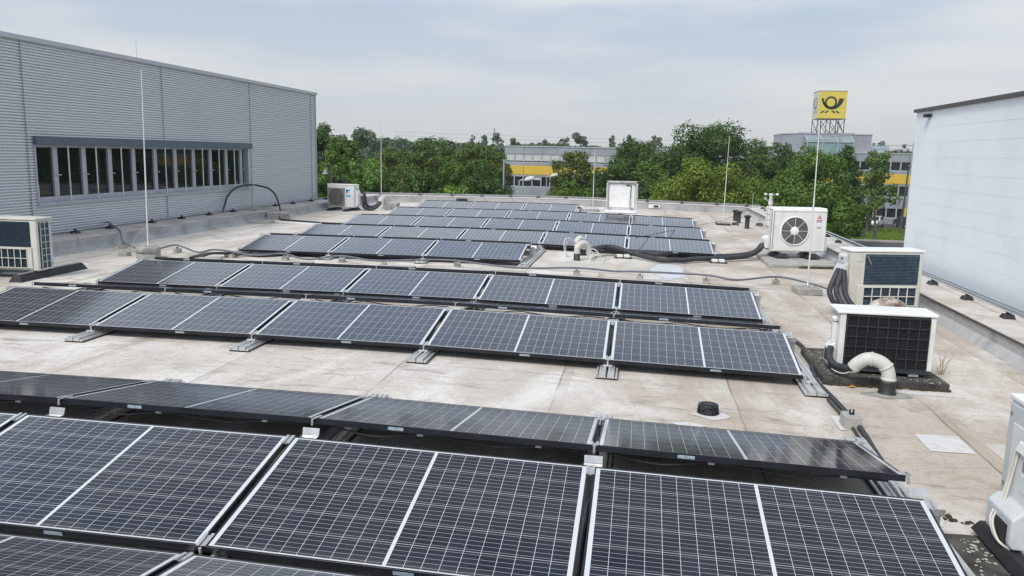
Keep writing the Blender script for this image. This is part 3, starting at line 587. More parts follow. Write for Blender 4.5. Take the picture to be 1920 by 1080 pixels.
for x in (32.2, 36.3): MB().box(x, x+.28, -.35, -.05, 0, zz(-4.4)).build('yellow_post', 'office_yellow', t)
m = MB()
for x in (31.9, 33.7, 35.5, 37.3, 39): m.beam((x, 2, zz(3.16)), (x, 2, zz(4.3)), .07)
for z in (3.7, 4.28): m.beam((31.8, 2, zz(z)), (39, 2, zz(z)), .06)
m.box(31.8, 34.2, 2.05, 2.08, zz(3.2), zz(4.15)); m.build('roof_railing', 'galv', t)
m = MB(); m.prismz([(19.9,3.2),(20.9,2),(31.75,2),(31.75,12),(19.9,12)], zz(3.16), zz(5.62)); m.build('stair_tower', 'office_grey', t)
MB().prismz([(19.8,3.1),(20.8,1.9),(31.85,1.9),(31.85,12.1),(19.8,12.1)], zz(5.62), zz(5.74)).build('tower_roof_edge', 'fascia', t)
m = MB(); m.hexa([(22.6,-.8,zz(2.6)),(28.7,-.8,zz(2.6)),(28.7,1.98,zz(2.6)),(22.6,1.98,zz(2.6))], [(22.6,-.8,zz(4.5)),(28.7,-.8,zz(4.5)),(28.7,1.7,zz(5.35)),(22.6,1.7,zz(5.35))]); gl = m.build('glass_canopy', 'glass_green', t)
m = MB()
for x in (22.6, 24.6, 26.65, 28.7): m.beam((x,-.85,zz(2.6)), (x,-.85,zz(4.55)), .16); m.beam((x,-.85,zz(4.55)), (x,1.72,zz(5.42)), .18)
for y, z in ((-.85,4.52),(.5,5.0),(1.7,5.42)): m.beam((22.5,y,zz(z)), (28.8,y,zz(z)), .14)
m.build('bar', 'win_frame', gl)
t = thing('rooftop_sign', 'yellow sign cube with a black horn emblem on a steel frame above the office roof', 'sign', (26.5, 126.0, 5.74))
s0 = -1.95; m = MB(); m.box(s0, -s0, s0, -s0, 2.12, 6.02); m.build('sign_cube', 'sign_pale', t, .03)
MB().box(s0-.03, -s0+.03, s0-.03, s0+.03, 2.10, 2.2).build('lower_edge', 'steel_dark', t); MB().box(s0-.03, -s0+.03, s0-.03, -s0+.03, 6.02, 6.09).build('upper_edge', 'steel_dark', t)
MB().box(s0+.02, -s0-.02, s0-.03, s0-.002, 2.21, 6.0).build('front_face', 'sign_yellow', t)
def emblem(name, mat_, flip):     # post horn drawn from its outline
    sc = 3.9/318; cx_, cy_ = 984, 275
    P = lambda L_: [((x-cx_)*sc, 4.07-(y-cy_)*sc) for x, y in L_]
    def ribbon(outer, inner):
        n = len(outer); a, b = P(outer), P(inner); return a, b
    m = MB()
    def put(poly):
        if flip: m.add([(s0-.012, x, z) for x, z in poly]+[(s0-.002, x, z) for x, z in poly], [tuple(range(len(poly)))]+[(i, (i+1)%len(poly), (i+1)%len(poly)+len(poly), i+len(poly)) for i in range(len(poly))])
        else: m.prism(poly, s0-.045, s0-.031)
    def strip(A_, B_):
        for i in range(len(A_)-1): put([A_[i], A_[i+1], B_[i+1], B_[i]])
    ring = [(965+69*math.cos(q), 243+69*math.sin(q)) for q in [2*math.pi*i/40 for i in range(41)]]; ri = [(965+48*math.cos(q), 243+48*math.sin(q)) for q in [2*math.pi*i/40 for i in range(41)]]
    strip(P(ring), P(ri))
    outer = [(857,197),(861,222),(870,250),(886,278),(908,302),(935,318),(966,326),(1000,324),(1030,314),(1058,296),(1080,270),(1097,238),(1110,200)]
    inner = [(882,197),(885,217),(892,236),(900,250),(910,270),(928,290),(950,303),(975,306),(1000,300),(1020,284),(1036,262),(1048,232),(1055,195)]
    strip(P(outer), P(inner))
    for q in ([(852,366),(884,338),(908,338),(876,366)], [(898,366),(928,338),(952,338),(922,366)], [(974,338),(998,338),(1028,366),(1002,366)], [(1018,338),(1042,338),(1074,366),(1048,366)]): put(P(q))
    return m.build(name, mat_, t)
emblem('emblem', 'ink', False); emblem('emblem', 'grey_print', True)
m = MB()
for x in (s0+.1, -.62, .7, -s0-.1):
    for y in (s0+.1, -s0-.1): m.beam((x,y,0), (x,y,2.1), .10)
for y in (s0+.1, -s0-.1):
    m.beam((s0+.1,y,.1), (-.62,y,2.0), .07); m.beam((-.62,y,.1), (s0+.1,y,2.0), .07) if y < 0 else None
    m.beam((-.62,y,2.0), (.7,y,.1), .07); m.beam((.7,y,.1), (-s0-.1,y,2.0), .07); m.beam((-s0-.1,y,.1),(.7,y,2.0),.07)
for x in (s0+.1, -s0-.1): m.beam((x,s0+.1,.1), (x,-s0-.1,2.0), .07)
m.build('steel_frame', 'steel_dark', t)
MB().box(-4.4, 3.2, -2.6, 3, 0, .12).build('base_plate', 'steel_dark', t)
# chimneys, pylons, wires beyond
for x, h_ in ((-50.9, 15), (-48.4, 15)):
    t = thing('striped_chimney', '%s red and white striped chimney tip above the office roof' % ('left' if x < -50 else 'right'), 'chimney', (x, 420, GZ), 0, 'striped chimneys far off')
    for i in range(7): MB().lathe([(.75-.03*i, 2.17*i), (.75-.03*(i+1), 2.17*i+2.17)], 10, mi=0).build('band', 'red' if i % 2 else 'chim_white', t)
def pylon(x, y, h_, label):
    t = thing('power_pylon', label, 'pylon', (x, y, GZ)); m = MB(); b = h_*.09
    for sx in (-1, 1):
        for sy in (-1, 1): m.beam((sx*b, sy*b, 0), (sx*.15, sy*.15, h_), .22)
    for i in range(9):
        q0, q1 = 1-i/9, 1-(i+1)/9; z0, z1 = h_*i/9, h_*(i+1)/9
        for s in (-1, 1):
            m.beam((-b*q0, s*b*q0, z0), (b*q1, s*b*q1, z1), .12); m.beam((b*q0, s*b*q0, z0), (-b*q1, s*b*q1, z1), .12)
    m.build('lattice', 'galv', t); m = MB()
    for z in (.74, .86): m.beam((-h_*.2, 0, h_*z), (h_*.2, 0, h_*z), .25)
    m.build('cross_arm', 'galv', t)
pylon(-88.1, 480, 23.4, 'thin lattice pylon poking up behind the trees left of the office building'); pylon(147.3, 480, 20.9, 'pale lattice pylon at the edge of the white building')
for i, (za, zb, lb) in enumerate(((20.2, 17.5, 'upper'), (17.9, 15.6, 'lower'))):
    pts = [(-150+300*j/24, 480, GZ+za+(zb-za)*j/24-.8*math.sin(math.pi*j/24)) for j in range(25)]
    tag(MB().tube(pts, .05, 4).build('power_line', 'cable_grey'), '%s thin power line strung across the sky between the far pylons' % lb, 'power line', 'power lines')
# ------------------------------------------------------------------ trees
import numpy as np
def quads(name, V):
    me = bpy.data.meshes.new(name); k = len(V)//4; me.vertices.add(4*k); me.vertices.foreach_set('co', np.ascontiguousarray(V, dtype=np.float32).ravel())
    me.loops.add(4*k); me.loops.foreach_set('vertex_index', np.arange(4*k, dtype=np.int32)); me.polygons.add(k); me.polygons.foreach_set('loop_start', np.arange(0, 4*k, 4, dtype=np.int32)); me.polygons.foreach_set('loop_total', np.full(k, 4, dtype=np.int32)); me.update(calc_edges=True); return me
def crown_mesh(name, w, h, leaf, n, seed, m_, lobes=46, open_=0.0, pointed=0.0):
    rg = np.random.default_rng(seed)
    L_ = []
    for i in range(lobes):
        d = rg.normal(size=3); d /= np.linalg.norm(d)
        if d[2] < -.75: d[2] *= -1
        k = rg.uniform(.50, .86) if rg.random() < .78 else rg.uniform(0, .4)
        c = d*k; wz = 1-pointed*max(0, c[2])
        c = np.array([c[0]*w/2*wz, c[1]*w/2*wz, c[2]*h/2])
        r = rg.uniform(.15, .27)*(w+.35*h)/2*.78*(1-.25*open_)*(1-.35*max(0, d[2]*k)*(pointed+.3)); L_.append((c, r*(1.18 if lobes < 60 else .88)))
    per = np.array([r*r for _, r in L_]); per = np.maximum(8, (per/per.sum()*n)).astype(int)
    P, D = [], []
    for (c, r), q in zip(L_, per):
        d = rg.normal(size=(q, 3)); d /= np.linalg.norm(d, axis=1)[:, None]
        rr = r*(.62+.38*rg.random(q)**.6)*np.where(rg.random(q) < .08, rg.uniform(.95, 1.05, q), 1.0)
        # sub-clumps so a lobe is itself ragged
        ph = rg.uniform(0, 6.28, 3); rr *= 1+.22*np.sin(d[:, 0]*5+ph[0])*np.sin(d[:, 1]*5+ph[1])*np.sin(d[:, 2]*5+ph[2])*2
        P.append(c+d*rr[:, None]*np.array([1, 1, .78])); D.append(d)
    P, D = np.concatenate(P), np.concatenate(D); k = len(P)
    lo, hi = np.percentile(P, 0.2, axis=0), np.percentile(P, 99.8, axis=0); S_ = np.array([w, w, h])/(hi-lo); P = (P-(lo+hi)/2)*S_
    L_ = [((c-(lo+hi)/2)*S_, r) for c, r in L_]
    nrm = D*1.2+rg.normal(size=(k, 3))*.42+np.array([0, 0, .45]); nrm /= np.linalg.norm(nrm, axis=1)[:, None]
    t = np.cross(nrm, rg.normal(size=(k, 3))); t /= np.linalg.norm(t, axis=1)[:, None]; b = np.cross(nrm, t)
    s_ = leaf*rg.uniform(.6, 1.35, k)[:, None]; a = t*s_*.62; bb = b*s_*.44; dr = nrm*s_*.14
    V = np.stack([P-a-dr, P+bb, P+a-dr, P-bb], 1).reshape(-1, 3)
    me = quads(name, V); me.materials.append(M[m_])
    return me, L_
def tree(x, y, ztop, w, kind, label, seed, leaf=.24, dens=1.0, zbot=-4.6, cat='tree', lobes=46, pointed=.08, open_=0.0, barkm='bark', nm='leafy_tree', group='trees behind the roof'):
    t = thing(nm, label, cat, (x, y, GZ), 0, group); h = (ztop-zbot)*.98; zc = (ztop+zbot)/2-GZ-.15
    n = int(dens*4.2*math.pi*w*h*.6/(leaf*leaf*.52)); n = min(n, 60000)
    me, L_ = crown_mesh('crown', w*1.16, h, leaf, n, seed, 'leaf_'+kind, lobes, open_, pointed)
    link('crown', me, t, (0, 0, zc))
    rr = random.Random(seed); m = MB(); r0 = .05+.018*h; top = zc+h*.30
    path = [(0,0,0), (rr.uniform(-.1,.1), rr.uniform(-.1,.1), zc-h*.4 if zc > h*.5 else zc*.4), (rr.uniform(-.2,.2), rr.uniform(-.2,.2), zc), (rr.uniform(-.3,.3), rr.uniform(-.3,.3), top)]
    m.tube(smooth_path(path, 4), [r0*(1-.8*i/12) for i in range(13)], 8)
    for c, r in L_[::4]:
        zs = max(.3*zc, min(zc+c[2]-h*.16, top)); m.tube(smooth_path([(0,0,zs), (c[0]*.5, c[1]*.5, (zs+zc+c[2])/2+.1), (c[0], c[1], zc+c[2])], 3), [r0*.36, r0*.32, r0*.28, r0*.22, r0*.16, r0*.12, r0*.08], 5)
    m.build('trunk', barkm, t, fix=False); return t
TREES = [
(-28.6, 70, 4.4, 4.2, 'dark', 'dark tree half hidden by the corner of the corrugated grey building'),
(-24.5, 64, 3.2, 3.4, 'mid', 'dense mid green tree just right of the grey building corner'),
(-22.3, 56, 1.2, 3.2, 'mid', 'leafy green tree behind the bell shaped street lamp'),
(-21.1, 60, 1.5, 4.2, 'bright', 'fresh light green tree above the air conditioner with the blue emblem'),
(-26.8, 85, 2.4, 5.0, 'olive', 'olive green tree behind the thin lightning rod by the blue emblem unit'),
(-21.0, 75, 3.3, 5.6, 'olive', 'broad olive tree between the lightning rod and the dark front maple'),
(-20.9, 84, 3.4, 4.6, 'mid', 'tall mid green tree above the dark front maple'),
(-16.1, 78, 3.0, 6.4, 'olive', 'wide olive tree just left of the grey office wall'),
(-16.0, 68, 1.3, 3.3, 'mid', 'mid green tree above the light green bush'),
(-12.9, 66, 1.3, 3.7, 'dark', 'dark tree touching the left end of the office building'),
(-15.9, 58, 0.9, 4.4, 'dark', 'dark green maple in front, left of the light green bush'),
(-19.1, 60, 0.1, 3.8, 'olive', 'shadowy olive tree behind the foot of the rod by the blue emblem unit'),
(-6.9, 84, 2.5, 4.8, 'olive', 'loose light green tree in front of the office windows'),
(-6.4, 72, -0.1, 4.6, 'mid', 'mid green maple behind the row of street lamps'),
(-2.7, 76, 1.4, 5.6, 'dark', 'dark maple at left behind the open roof hatch'),
(-0.1, 88, 3.9, 7.4, 'dark', 'dark tree with a spiky top right of the office roof'),
(3.4, 86, 3.3, 6.0, 'dark', 'dark tree between the spiky topped tree and the largest tree'),
(0.6, 80, 1.6, 5.0, 'mid', 'mid green tree filling the gap above the open roof hatch'),
(7.2, 82, 5.5, 10.0, 'dark', 'largest dark tree rising highest on the skyline in the middle right'),
(1.6, 70, 0.4, 4.8, 'dark', 'dark tree right behind the open roof hatch'),
(4.4, 60, 2.0, 7.8, 'yellow', 'round yellow green tree below the largest dark tree'),
(15.2, 95, 4.0, 3.4, 'dark', 'slender dark tree between the largest tree and the sign tower'),
(11.4, 78, 2.4, 4.8, 'dark', 'dark tree right of the round yellow green tree'),
(12.6, 66, 3.1, 6.6, 'mid', 'big green maple below the yellow sign cube'),
(19.6, 84, 3.6, 3.2, 'dark', 'dark tree crown in front of the glass canopy'),
(10.7, 58, 0.7, 5.9, 'mid', 'low spreading green maple behind the white air conditioner with the round fan'),
]
for i, (x, y, z, w, k, lb) in enumerate(TREES):
    tree(x, y, z, w, k, lb, 100+i, leaf=.145 if y < 70 else .18, lobes=90, zbot=-4.9 if z > 1.5 else -5.3)
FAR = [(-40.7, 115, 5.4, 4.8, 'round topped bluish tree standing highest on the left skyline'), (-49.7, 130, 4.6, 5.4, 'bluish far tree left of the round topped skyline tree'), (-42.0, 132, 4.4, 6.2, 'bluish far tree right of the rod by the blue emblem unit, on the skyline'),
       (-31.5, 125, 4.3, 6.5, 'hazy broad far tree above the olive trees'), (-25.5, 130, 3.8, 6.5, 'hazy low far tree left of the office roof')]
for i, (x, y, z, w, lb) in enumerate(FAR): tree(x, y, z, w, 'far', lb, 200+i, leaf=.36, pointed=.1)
SK = [(-46.3,260,8.8,4.4,'far tree with a pylon tip behind it, left of the office roof'),(-51.4,260,7.9,2.6,'slim far tree second left of the far pylon tip'),(-54.7,260,7.7,2.6,'slim sparse far tree third left of the far pylon tip'),(-36.3,230,6.4,5.2,'low bushy far tree above the left office roof corner'),
      (-30.4,240,6.4,6.2,'low wide far tree beside the striped chimneys'),(-26.6,280,8.0,4.1,'sparse thin far tree right of the striped chimneys'),(-20.3,270,9.4,6.4,'dense round far tree above the middle of the office roof'),(-11.0,280,9.0,3.8,'sparse split far tree above the right part of the office roof'),
      (-4.1,250,8.6,2.6,'slim far tree sticking up behind the spiky dark tree'),(3.5,250,8.4,6.6,'sparse far tree left of the largest dark tree'),(70.3,260,8.3,4.8,'sparse far tree above the roof railing of the office'),(79.4,270,7.6,4.2,'small sparse far tree next to the pale lattice pylon')]
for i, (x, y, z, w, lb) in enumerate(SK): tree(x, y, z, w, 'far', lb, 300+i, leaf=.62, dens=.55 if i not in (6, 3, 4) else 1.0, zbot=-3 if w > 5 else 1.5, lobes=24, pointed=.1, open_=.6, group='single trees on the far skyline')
tree(27.5, 103, 3.4, 5.2, 'mid', 'thin young tree with open branches in front of the yellow band at right', 401, leaf=.26, dens=.42, zbot=-4.2, lobes=34, pointed=.5, open_=.9)
tree(20.3, 84, -1.0, 3.4, 'mid', 'low green tree left of the parked dark car', 402, leaf=.2, zbot=-5.4)
# light green bush over the far parapet
def bush(x, y, z, w, h, kind, lb, seed):
    t = thing('leafy_bush', lb, 'bush', (x, y, GZ)); me, L_ = crown_mesh('foliage', w, h, .17, 11000, seed, 'leaf_'+kind, 40); link('foliage', me, t, (0, 0, z-GZ-h/2)); m = MB()
    for a in range(5): m.tube([(.1*math.cos(a), .1*math.sin(a), 0), (.6*math.cos(a*1.3), .6*math.sin(a*1.3), z-GZ-h*.5)], [.07, .03], 5)
    m.build('stem', 'bark', t); return t
bush(-11.6, 48, -.1, 3.6, 5.5, 'bright', 'light green bush rising over the far parapet', 11); bush(-9.2, 47, -1.0, 3.4, 4.5, 'bright', 'lower light green bush at the right of the larger bush, over the parapet', 12)
# dead bare tree
t = thing('bare_tree', 'dead leafless grey tree on the verge across the road', 'tree', (28.0, 103, GZ)); rr = random.Random(5)
m = MB(); m.tube([(0,0,0),(.1,0,1.2),(-.1,.1,2.6),(.1,0,4.4)], [.13,.11,.08,.02], 6); m.tube([(-.9,0,0),(-.75,.1,1.5),(-.6,0,3.2)], [.09,.07,.015], 6); m.build('trunk', 'bark_grey', t); m = MB()
for i in range(46):
    z = rr.uniform(1.0, 4.2); a = rr.uniform(0, 6.28); l = rr.uniform(.6, 1.7)*(1.1-.12*z); ox = -.7 if i % 4 == 0 else 0
    p = Vector((ox, 0, z)); q = p+Vector((math.cos(a)*l*.6, math.sin(a)*l*.6, l*.5)); m.tube([p, q, q+Vector((rr.uniform(-.4,.4), rr.uniform(-.4,.4), l*.45))], [.035,.022,.008], 4)
    m.tube([q, q+Vector((rr.uniform(-.5,.5), rr.uniform(-.5,.5), rr.uniform(.1,.5)))], [.016,.006], 4)
m.build('branch', 'bark_grey', t)
# trees to the right, mirrored in the window band
for i, (x, y, z, w) in enumerate(((22, 48, 2.6, 8), (30, 46, 3.2, 9), (36, 32, 3.4, 9), (27, 58, 3.0, 8), (28, 72, 4.2, 9), (36, 66, 4.2, 9), (38, 84, 4.6, 10))):
    tree(x, y, z, w, 'dark', 'dark street tree standing out of view behind the white panel building', 500+i, leaf=.4, dens=.8, group='street trees behind the white building')
# far wood: one mass
me_ = bpy.data.meshes.new('distant_wood'); VV, FF = [], []; rg = np.random.default_rng(3)
def wood_row(x0, x1, y, zt, leaf, n, amp):
    global VV
    xs_ = rg.uniform(x0, x1, n); prof = zt+amp*(np.sin(xs_*.21+1)+.6*np.sin(xs_*.53+2)+.5*np.sin(xs_*1.3))
    zs_ = GZ+(prof-GZ)*(1-rg.random(n)**2*.75); P = np.stack([xs_, y+rg.uniform(-5, 5, n)*(1-(zs_-GZ)/(prof-GZ)*.6), zs_], 1)
    nr = rg.normal(size=(n, 3))+np.array([0, -.6, .6]); nr /= np.linalg.norm(nr, axis=1)[:, None]; tt = np.cross(nr, rg.normal(size=(n, 3))); tt /= np.linalg.norm(tt, axis=1)[:, None]; bb = np.cross(nr, tt); s_ = leaf*rg.uniform(.6, 1.4, n)[:, None]
    VV += np.stack([P-tt*s_*.6, P+bb*s_*.4, P+tt*s_*.6, P-bb*s_*.4], 1).reshape(-1, 3).tolist()
wood_row(-115, -52, 190, 4.0, .75, 15000, .45); wood_row(-75, 12, 235, 4.3, .85, 16000, .4); wood_row(10, 115, 240, 4.4, .9, 14000, .4); wood_row(-175, 150, 400, 5.6, 1.5, 18000, .5)
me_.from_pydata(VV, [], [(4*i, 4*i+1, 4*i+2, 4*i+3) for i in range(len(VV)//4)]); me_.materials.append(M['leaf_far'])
tag(link('distant_wood', me_), 'distant bluish green wood closing the horizon behind the trees and office', 'wood', kind='stuff')
# ------------------------------------------------------------------ street lamps, cars, fence
def lamp(x, y, zh, lb, size=.75):
    t = thing('street_lamp', lb, 'street lamp', (x, y, GZ), 0, 'street lamps beyond the far parapet'); h = zh-GZ
    MB().tube([(0,0,0),(0,0,h*.5),(0,0,h-.05)], [.075,.065,.05], 10).build('pole', 'galv', t)
    MB().tube([(0,0,h-.1),(.12,0,h-.04),(.28,0,h)], .04, 8).build('arm', 'galv', t); m = MB()
    m.lathe([(.001,-.09),(.6,-.085),(.95,-.04),(1.0,.0),(.85,.09),(.5,.15),(.001,.17)], 14); m.v = [(v[0]*size*.5+  .36+size*.45, v[1]*.17, v[2]*1.25+h+.03+.08*v[0]) for v in m.v]; m.build('lamp_head', 'chim_white', t)
lamp(-8.3, 55, .22, 'nearest street lamp with the largest pale head, left of the group of three'); lamp(-8.75, 75, 0, 'middle street lamp of the group of three in front of the office'); lamp(-8.35, 88, .0, 'farthest street lamp of the group of three, right of the other two')
t = thing('flag_pole', 'plain bare grey pole standing at the left end of the office building', 'pole', (-11.95, 70, GZ)); MB().tube([(0,0,0),(0,0,8.0)], [.085,.075], 10).build('pole', 'galv', t); MB().box(-.16,.16,-.05,.05,7.97,8.02).build('cap', 'galv', t)
t = thing('street_lamp', 'curved street lamp with a bell shaped shade beside the grey building corner', 'street lamp', (-21.05, 52, GZ), 0, 'street lamps beyond the far parapet')
MB().tube(smooth_path([(.45,0,0),(.45,0,6.2),(.42,0,7.35),(.25,0,7.62),(.05,0,7.55),(0,0,7.25)], 6), .035, 8).build('pole', 'steel_dark', t); MB().lathe([(.03,.30),(.07,.2),(.10,.1),(.21,-.04),(.23,-.08),(.001,-.06)], 14, (0,0,7.0)).build('lamp_shade', 'grey_print', t)
lamp(-30.8, 90, -1.7, 'slim far street lamp seen just above the far left parapet corner', .55)
def car(x, y, rz, paint, lb):
    t = thing('parked_car', lb, 'car', (x, y, GZ+.02), rz, 'cars parked across the road')
    prof = [(-2.1,.35),(-2.15,.62),(-2.02,.86),(-1.1,.97),(-.35,1.42),(.9,1.46),(1.75,1.02),(2.1,.92),(2.15,.5),(2.08,.32)]
    m = MB(); m.prism(prof, -.86, .86); m.v = [(v[0], v[1]*(1 if v[2] < 1.0 else .80), v[2]) for v in m.v]; m.build('body', paint, t, .05, 2)
    m = MB()
    for s in (-1, 1): m.add([(-.95,s*.84,1.0),(.1,s*.85,1.0),(.1,s*.71,1.39),(-.3,s*.71,1.38)], [(0,1,2,3)]); m.add([(.18,s*.85,1.0),(1.5,s*.84,1.03),(.85,s*.71,1.40),(.18,s*.71,1.39)], [(0,1,2,3)])
    m.build('side_window', 'glass_dark', t)
    MB().add([(-1.13,-.74,1.0),(-1.13,.74,1.0),(-.42,.64,1.41),(-.42,-.64,1.41)], [(0,1,2,3)]).build('windscreen', 'glass_dark', t); MB().add([(1.72,-.7,1.07),(1.72,.7,1.07),(.98,.62,1.455),(.98,-.62,1.455)], [(0,1,2,3)]).build('rear_window', 'glass_dark', t)
    for s in (-1, 1):
        MB().box(-2.17,-2.02,s*.62-.16,s*.62+.16,.62,.78).build('headlight', 'sticker_white', t, .02); MB().box(2.04,2.17,s*.66-.14,s*.66+.14,.66,.86).build('tail_light', 'red', t, .02)
        for wx in (-1.32, 1.32):
            w = MB().tube([(wx,s*.66,.32),(wx,s*.87,.32)], .32, 16).build('wheel', 'tyre', t); MB().tube([(wx,s*.87,.32),(wx,s*.885,.32)], .2, 12).build('rim', 'alu', w)
car(30.6, 112.6, rad(62), 'car_white', 'white car parked behind the dead bare tree'); car(26.6, 113.2, rad(75), 'car_dark', 'dark car with a pale bumper parked left of the white car'); car(34.6, 112.4, rad(100), 'car_black', 'black car parked at the right beside the white panel building')
t = thing('metal_fence', 'low dark metal railing with a thick end post at the roadside', 'fence', (23.4, 94.6, GZ)); m = MB()
for i in range(9): m.beam((i*.32-1.6,0,.15), (i*.32-1.6,0,1.25), .05)
for z in (.2, 1.22): m.beam((-1.7,0,z), (1.1,0,z), .07)
m.build('railing', 'steel_dark', t); MB().box(1.1,1.45,-.15,.15,0,1.75).build('end_post', 'steel_dark', t, .03); MB().box(2.3,2.65,-.15,.15,0,1.75).build('end_post', 'steel_dark', t, .03)
t = thing('sign_pole', 'dark slim pole rising at the edge of the white panel building', 'pole', (31.0, 103, GZ)); MB().tube([(0,0,0),(.15,0,4),(.25,0,8.0)], [.14,.12,.10], 10).build('pole', 'steel_dark', t); MB().lathe([(.1,0),(.2,.05),(.18,.2),(.05,.3)], 10, (.3,0,7.95)).build('lamp_head', 'steel_dark', t)
# ------------------------------------------------------------------ air conditioning units (local: x along the front, -y toward the viewer, z up)
def casing(t, w, d, h, z0, m_='white_case', lid='white_lid', over=.012):
    MB().box(-w/2, w/2, -d/2, d/2, z0, z0+h-.035).build('casing', m_, t, .018, 3)
    MB().box(-w/2-over, w/2+over, -d/2-over, d/2+over, z0+h-.034, z0+h).build('lid', lid, t, .012, 3)
def fins(t, x0, x1, y, z0, z1, m_, pitch=.02, nm='coil', parent=None):
    m = MB(); n = int((z1-z0)/pitch)
    m.box(x0, x1, y, y+.02, z0, z1)
    for i in range(n): m.prismx([(y-.001, z0+pitch*i), (y-.011, z0+pitch*i+.003), (y-.001, z0+pitch*(i+.62))], x0, x1)
    return m.build(nm, m_, parent or t)
def grid_x(t, x0, x1, y, z0, z1, nx, nz, m_, r=.004, nm='guard', frame=0.0, parent=None):
    m = MB()
    for i in range(nx+1): x = x0+(x1-x0)*i/nx; m.beam((x, y, z0), (x, y, z1), 2*r)
    for i in range(nz+1): z = z0+(z1-z0)*i/nz; m.beam((x0, y-.003, z), (x1, y-.003, z), 2*r)
    return m.build(nm, m_, parent or t)
def rubber_beam(t, x, y0, y1, w=.13, h=.095, top=.055):
    m = MB(); m.hexa([(x-w/2,y0,0),(x+w/2,y0,0),(x+w/2,y1,0),(x-w/2,y1,0)], [(x-top/2,y0+.05,h),(x+top/2,y0+.05,h),(x+top/2,y1-.05,h),(x-top/2,y1-.05,h)])
    b = m.build('rubber_foot', 'rubber', t, .006); MB().box(x-.02, x+.02, y0+.08, y1-.08, h, h+.012).build('rail', 'alu', b); return b
def elbow_cover(t, x, y0, y1, z0, z1, s, m_='white_case'):     # valve cover on a side face, sticking out by s
    a = abs(s); sg = 1 if s > 0 else -1; q = z1-z0
    m = MB(); m.prism([(x, z0), (x+sg*a*.8, z0), (x+s, z0+q*.12), (x+s, z1-q*.22), (x+sg*a*.4, z1), (x, z1)], y0, y1); return m.build('valve_cover', m_, t, .012, 2)
def zt(x, dz=0): return RZ(x)+dz
# --- near unit with the black guarded coil
xc = 2.33; t = thing('air_conditioner', 'nearest complete white air conditioner with a black guarded coil, on a mossy slab', 'air conditioner', (xc, 8.02, zt(xc)), 0, None)
w, d, h, z0 = .87, .33, .575, .10
MB().box(-w/2+.02, w/2, -d/2+.012, d/2, z0+.012, z0+h-.03).build('casing', 'white_case', t, .01, 2)
m = MB(); m.box(-w/2-.012, w/2+.012, -d/2-.018, d/2+.015, z0+h-.032, z0+h); m.build('lid', 'white_lid', t, .012, 3)
MB().box(-w/2+.02, -w/2+.075, -d/2-.002, -d/2+.02, z0+.02, z0+h-.034).build('corner_post', 'white_case', t, .006); MB().box(w/2-.05, w/2, -d/2-.002, -d/2+.02, z0+.0, z0+h-.034).build('corner_post', 'white_case', t, .006)
fins(t, -w/2+.075, w/2-.05, -d/2+.006, z0+.035, z0+h-.036, 'fins_black', .016); grid_x(t, -w/2+.082, w/2-.055, -d/2-.016, z0+.04, z0+h-.045, 8, 5, 'guard', .0028)
MB().box(-w/2+.02, w/2-.005, -d/2-.012, d/2, z0-.005, z0+.032).build('base_tray', 'guard', t, .005)
for sx in (-.28, .28):
    for sy in (-.14, .12): MB().box(sx-.045, sx+.045, sy-.03, sy+.03, .068, z0-.004).build('foot', 'alu_dull', t, .004)
elbow_cover(t, -w/2+.02, -.10, .06, z0+.02, z0+.24, -.075); MB().tube([(-w/2+.0,-.06,z0+.24),(-w/2+.0,-.06,z0+.44)], .028, 12).build('conduit_cover', 'white_case', t); MB().lathe([(.001,.03),(.03,.025),(.034,0),(.028,-.02)], 14, (-w/2,-.06,z0+.47)).build('cap', 'white_case', t)
m = MB()
for i in range(24): a = 2*math.pi*i/24; a2 = 2*math.pi*(i+1)/24; m.beam((-w/2+.0185, -.085+.020*math.cos(a), z0+.45+.020*math.sin(a)), (-w/2+.0185, -.085+.020*math.cos(a2), z0+.45+.020*math.sin(a2)), .003)
for q in (-.010, 0, .010): m.beam((-w/2+.0185, -.098, z0+.45+q), (-w/2+.0185, -.072, z0+.45-q), .003)
m.build('emblem', 'grey_print', t)
m = MB()
for i in range(6): m.box(-w/2-.0295, -w/2-.027, -.064, -.056, z0+.28+.02*i, z0+.287+.02*i)
m.build('vent_slots', 'grey_print', t)
MB().box(-w/2-.056, -w/2-.050, -.075, .03, z0+.06, z0+.17).build('cable_opening', 'pvc_black', t)
# slab under it
t = thing('base_slab', 'dark mossy lichen spotted slab under the nearest complete air conditioner', 'concrete slab', (0, 0, 0))
m = MB(); pts = [(1.745,7.60),(2.885,7.71),(2.83,8.95),(1.765,8.80)]; m.hexa([(x,y,zt(x)) for x,y in pts], [(x+ .006,y+.006,zt(x,.066)) for x,y in pts]); m.build('slab', 'concrete_dark', t, .008)
rr = random.Random(3)
def lichen(parent, x0, x1, y0, y1, dz, n, r0=.004, r1=.011):
    m = MB()
    for i in range(n):
        x, y, r = rr.uniform(x0, x1), rr.uniform(y0, y1), rr.uniform(r0, r1); k = 7; z = zt(x, dz)
        m.add([(x+r*rr.uniform(.6,1.2)*math.cos(6.283*j/k), y+r*1.2*rr.uniform(.6,1.2)*math.sin(6.283*j/k), z) for j in range(k)], [tuple(range(k))])
    return tag(m.build('lichen_spots', 'lichen', parent, fix=False), kind='stuff')
lichen(t, 1.79, 2.82, 7.66, 7.86, .0685, 90); lichen(t, 1.80, 1.93, 7.8, 8.75, .0685, 60)
m = MB()
for i in range(150):
    u = rr.random(); x, y = 1.745+1.14*u, 7.60+.11*u-rr.uniform(0,.03); r = rr.uniform(.008,.02); m.lathe([(.001,r*.8),(r,.2*r),(r*1.1,-.2*r)], 6, (x, y, zt(x, .01)))
tag(m.build('moss_strip', 'moss', t), kind='stuff')
